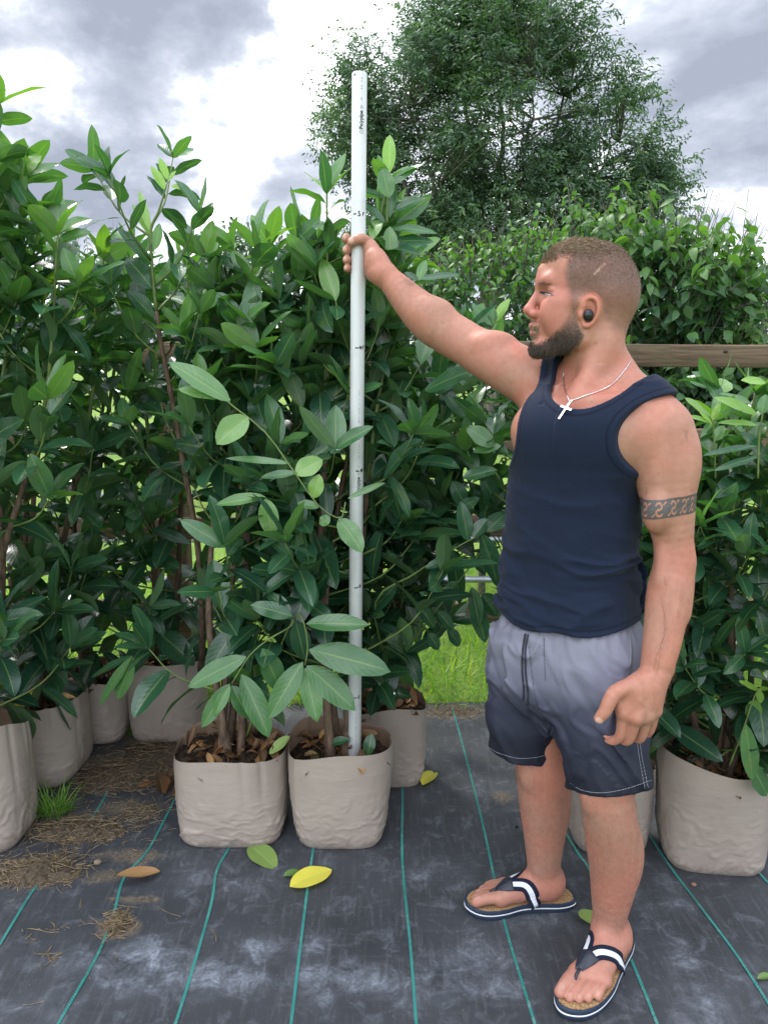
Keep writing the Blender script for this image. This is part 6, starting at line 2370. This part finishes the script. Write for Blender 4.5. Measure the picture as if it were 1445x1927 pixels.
stitched([(914, 1404), (940, 1418), (975, 1427), (1010, 1425), (1034, 1418)], 130)
stitched([(1072, 1474), (1095, 1487), (1130, 1492), (1175, 1485), (1226, 1468)], 150)
stitched([(1198, 1395), (1203, 1430), (1213, 1484)], 70)
stitched([(1203, 1393), (1208, 1428), (1219, 1482)], 70)
stitched([(1180, 1180), (1186, 1215), (1186, 1250)], 60)
mb.build('stitching', M['stitch'], shorts)
mb = MB()
for pts in ([(995, 1215), (1000, 1260), (1006, 1310), (1016, 1350)], [(1023, 1200), (1024, 1240), (1026, 1280)]):
    tp = traced(ST_, pts, 60, .0006)
    v, f, u = tube_geo(tp, .0008 + .0004 * np.sin(np.arange(60) * 1.3), 5)
    mb.add(v, f, u)
mb.build('fly_seam', simple_mat('fly_seam', (.085, .086, .118), .6, .2), shorts)

# ---- necklace with a cross, earbud
M['silver'] = simple_mat('silver', (.80, .80, .82), .22, .5, Metallic=1.0)


NKF = BODY.sub(P(1110, 730, 1.78), .16)


class Both:
    ev = staticmethod(lambda p: np.minimum(NKF.ev(p), SH.ev(p)))
    trace = Field.trace


both = Both()
neck_ = MB()
for pts in ([(1187, 678), (1172, 700), (1152, 722), (1128, 735), (1102, 744), (1073, 755)], [(1060, 698), (1060, 715), (1063, 735), (1071, 755)]):
    q = spline(np.asarray(pts, float), 46)
    tp = both.trace(q[:, 0], q[:, 1], 1.3, .0020)
    v, f, u = tube_geo(tp, .0011 + .0003 * np.sin(np.arange(46) * 2.2), 6)
    neck_.add(v, f, u)
necklace = neck_.build('necklace', M['silver'], person)
ca = both.trace([1072, 1052, 1051, 1072], [757, 787, 764, 775], 1.3, .0075)
cr_ = MB()
tp_, bt_ = ca[0], ca[1]
axs = nrmz(bt_ - tp_)
sid = nrmz(ca[3] - ca[2])
sid = nrmz(sid - axs * (sid @ axs))
nor = np.cross(axs, sid)
Rm = np.stack([axs, sid, nor], -1)
Lc = np.linalg.norm(bt_ - tp_)
v, f = box_geo((tp_ + bt_) / 2 + axs * .002, (Lc, .0048, .0018), Rm)
cr_.add(v, f)
v, f = box_geo(tp_ + axs * Lc * .36, (.0047, Lc * .70, .0022), Rm)
cr_.add(v, f)
v, f, u = tube_geo(spline([tp_ - axs * .006, tp_ - axs * .003 + sid * .003, tp_ + axs * .001, tp_ - axs * .003 - sid * .003, tp_ - axs * .006], 16), .0009, 6)
cr_.add(v, f)
cr_.build('cross', M['silver'], necklace, False)
eb = MB()
EBC = hd(EU - 5, EW - 5, 68)
th, ph = np.meshgrid(np.linspace(.01, math.pi - .01, 14), np.linspace(0, 2 * math.pi, 22, endpoint=False), indexing='ij')
dd = np.stack([np.sin(th) * np.cos(ph) * .0115, -np.cos(th) * .0085, np.sin(th) * np.sin(ph) * .0135], -1)
eb.add((EBC + dd).reshape(-1, 3), grid_faces(14, 22, True))
eb.build('earbud', simple_mat('black_earbud', (.006, .007, .010), .22, .5), person)

# ---- sandals
M['sole_navy'] = simple_mat('sole_rubber', (.018, .032, .060), .6, .4, .2, 60, .3, 160)
M['sole_white'] = simple_mat('sole_white_line', (.68, .69, .70), .6, .3)
m, t, out = new_mat('cork_insole')
tc = t.add('ShaderNodeTexCoord').outputs['Object']
nz = t.noise(tc, 260, 3, 0.6)
pbr(t, out, t.mix(t.ramp(nz, [(0.35, 0.0), (0.62, 1.0)]), (0.16, 0.085, 0.035), (0.46, 0.30, 0.155)), 0.8, 0.2, nz, 0.4, 0.002)
M['cork'] = m
m, t, out = new_mat('striped_webbing')
uvn = t.add('ShaderNodeSeparateXYZ', {0: t.add('ShaderNodeUVMap', uv_map='uv').outputs[0]})
tc = t.add('ShaderNodeTexCoord').outputs['Object']
mid = t.ramp(t.m('ABSOLUTE', t.m('SUBTRACT', uvn.outputs[0], 0.5)), [(0.185, 1.0), (0.20, 0.0)])
wv = t.m('SINE', t.m('MULTIPLY', uvn.outputs[1], 150.0))
pbr(t, out, t.mix(mid, (0.010, 0.013, 0.028), (0.66, 0.68, 0.74)), 0.85, 0.2, wv, 0.3, 0.001)
M['webbing'] = m
M['leather'] = simple_mat('navy_leather', (.018, .022, .036), .45, .45, .2, 80, .3, 300)
for fi, (o, t_, si, L_, f3) in enumerate(FEET):
    k_ = L_ / .285
    # outline of the sole in the frame of the foot (along, inner side)
    out2 = np.array([(-.024, 0), (-.018, .024), (.02, .037), (.08, .034), (.13, .036), (.18, .050), (.225, .054), (.258, .046), (.280, .026), (.284, .004), (.274, -.018), (.252, -.038), (.215, -.052), (.165, -.056), (.11, -.048), (.06, -.042), (.02, -.038), (-.016, -.024)])
    oc = spline(np.concatenate([out2, out2[:1]]), 121)[:-1]
    n = len(oc)
    ctr2 = np.array([.13, 0])

    def ringpt(sc, z):
        q = ctr2 + (oc - ctr2) * sc
        toe_up = .006 * np.clip((q[:, 0] - .2) / .08, 0, 1) ** 2
        return np.array([f3(a * k_, b, zz - SOLE - .004 + .0) for a, b, zz in zip(q[:, 0], q[:, 1], z + toe_up)])

    z0 = float(hz(o[0], o[1])) + .002
    sandal = empty('sandal', o, None, None)
    sandal.parent = person
    sandal.location = (0, 0, 0)
    lay = MB()
    secs = [(.94, z0 - .004), (.985, z0), (1.0, z0 + .004), (.992, z0 + .0105)]
    lay.add(np.concatenate([ringpt(s, z) for s, z in secs]), grid_faces(len(secs), n, True)[:, ::-1])
    sole = lay.build('sole', M['sole_navy'], sandal)
    lay = MB()
    secs = [(.992, z0 + .0105), (1.004, z0 + .0110), (1.004, z0 + .0138), (.992, z0 + .0142)]
    lay.add(np.concatenate([ringpt(s, z) for s, z in secs]), grid_faces(len(secs), n, True)[:, ::-1])
    lay.build('sole_line', M['sole_white'], sandal)
    lay = MB()
    secs = [(.992, z0 + .0142), (1.0, z0 + .018), (.995, z0 + .0262), (.975, z0 + .0275), (.955, z0 + .0262)]
    lay.add(np.concatenate([ringpt(s, z) for s, z in secs]), grid_faces(len(secs), n, True)[:, ::-1])
    lay.build('midsole', M['sole_navy'], sandal)
    lay = MB()
    secs = [(.957, z0 + .0255), (.7, z0 + .0258), (.35, z0 + .0258), (.02, z0 + .0258)]
    lay.add(np.concatenate([ringpt(s, z) for s, z in secs]), grid_faces(len(secs), n, True)[:, ::-1])
    lay.build('insole', M['cork'], sandal)
    # the two straps from the toe post, lying on the foot
    post = f3(.222 * k_, .0165, .012)
    FTF = BODY.sub(f3(.13 * k_, 0, .03), .16)
    strap = MB()
    yoke = MB()
    for sg, side_b in ((1, .046), (-1, -.050)):
        a = f3(.200 * k_, .0165, .040)
        m1 = f3(.160 * k_, .0155 + sg * .020, .075)
        m2 = f3(.122 * k_, sg * .038, .060)
        e = f3(.095 * k_, side_b, -.002)
        cp = spline([a, m1, m2, e], 34)
        tn = nrmz(np.gradient(cp, axis=0))
        inw = f3(.12 * k_, 0, .005)
        nw = 9
        outd = nrmz(cp - inw)
        wdir = nrmz(np.cross(tn, outd))
        hw = .0165 * np.minimum(1, .45 + np.arange(34) / 10)
        V = cp[:, None] + wdir[:, None] * (hw[:, None] * np.linspace(-1, 1, nw))[..., None]
        for _ in range(25):
            V[:30] -= outd[:30, None] * (FTF.ev(V[:30]) - .0022)[..., None] * .8
        V[1:-1] = .25 * V[:-2] + .5 * V[1:-1] + .25 * V[2:]
        uvv = np.stack(np.meshgrid(np.linspace(0, 1, 34), np.linspace(0, 1, nw), indexing='ij')[::-1], -1).reshape(-1, 2)
        k0 = 7
        strap.add(V[k0:].reshape(-1, 3), grid_faces(34 - k0, nw), uvv.reshape(34, nw, 2)[k0:].reshape(-1, 2))
        VV2 = V[:k0 + 3] + .0009 * nrmz(V[:k0 + 3] - inw)
        yoke.add(VV2.reshape(-1, 3), grid_faces(k0 + 3, nw))
    v, f, u = tube_geo(spline([f3(.200 * k_, .0165, .038), f3(.215 * k_, .0165, .030), post, f3(.224 * k_, .0165, -.002)], 10), .0042, 8)
    yoke.add(v, f, u)
    so = strap.build('strap', M['webbing'], sandal)
    sm_ = so.modifiers.new('s', 'SOLIDIFY')
    sm_.thickness = .002
    yo = yoke.build('toe_strap', M['leather'], sandal)
    sm_ = yo.modifiers.new('s', 'SOLIDIFY')
    sm_.thickness = .0018
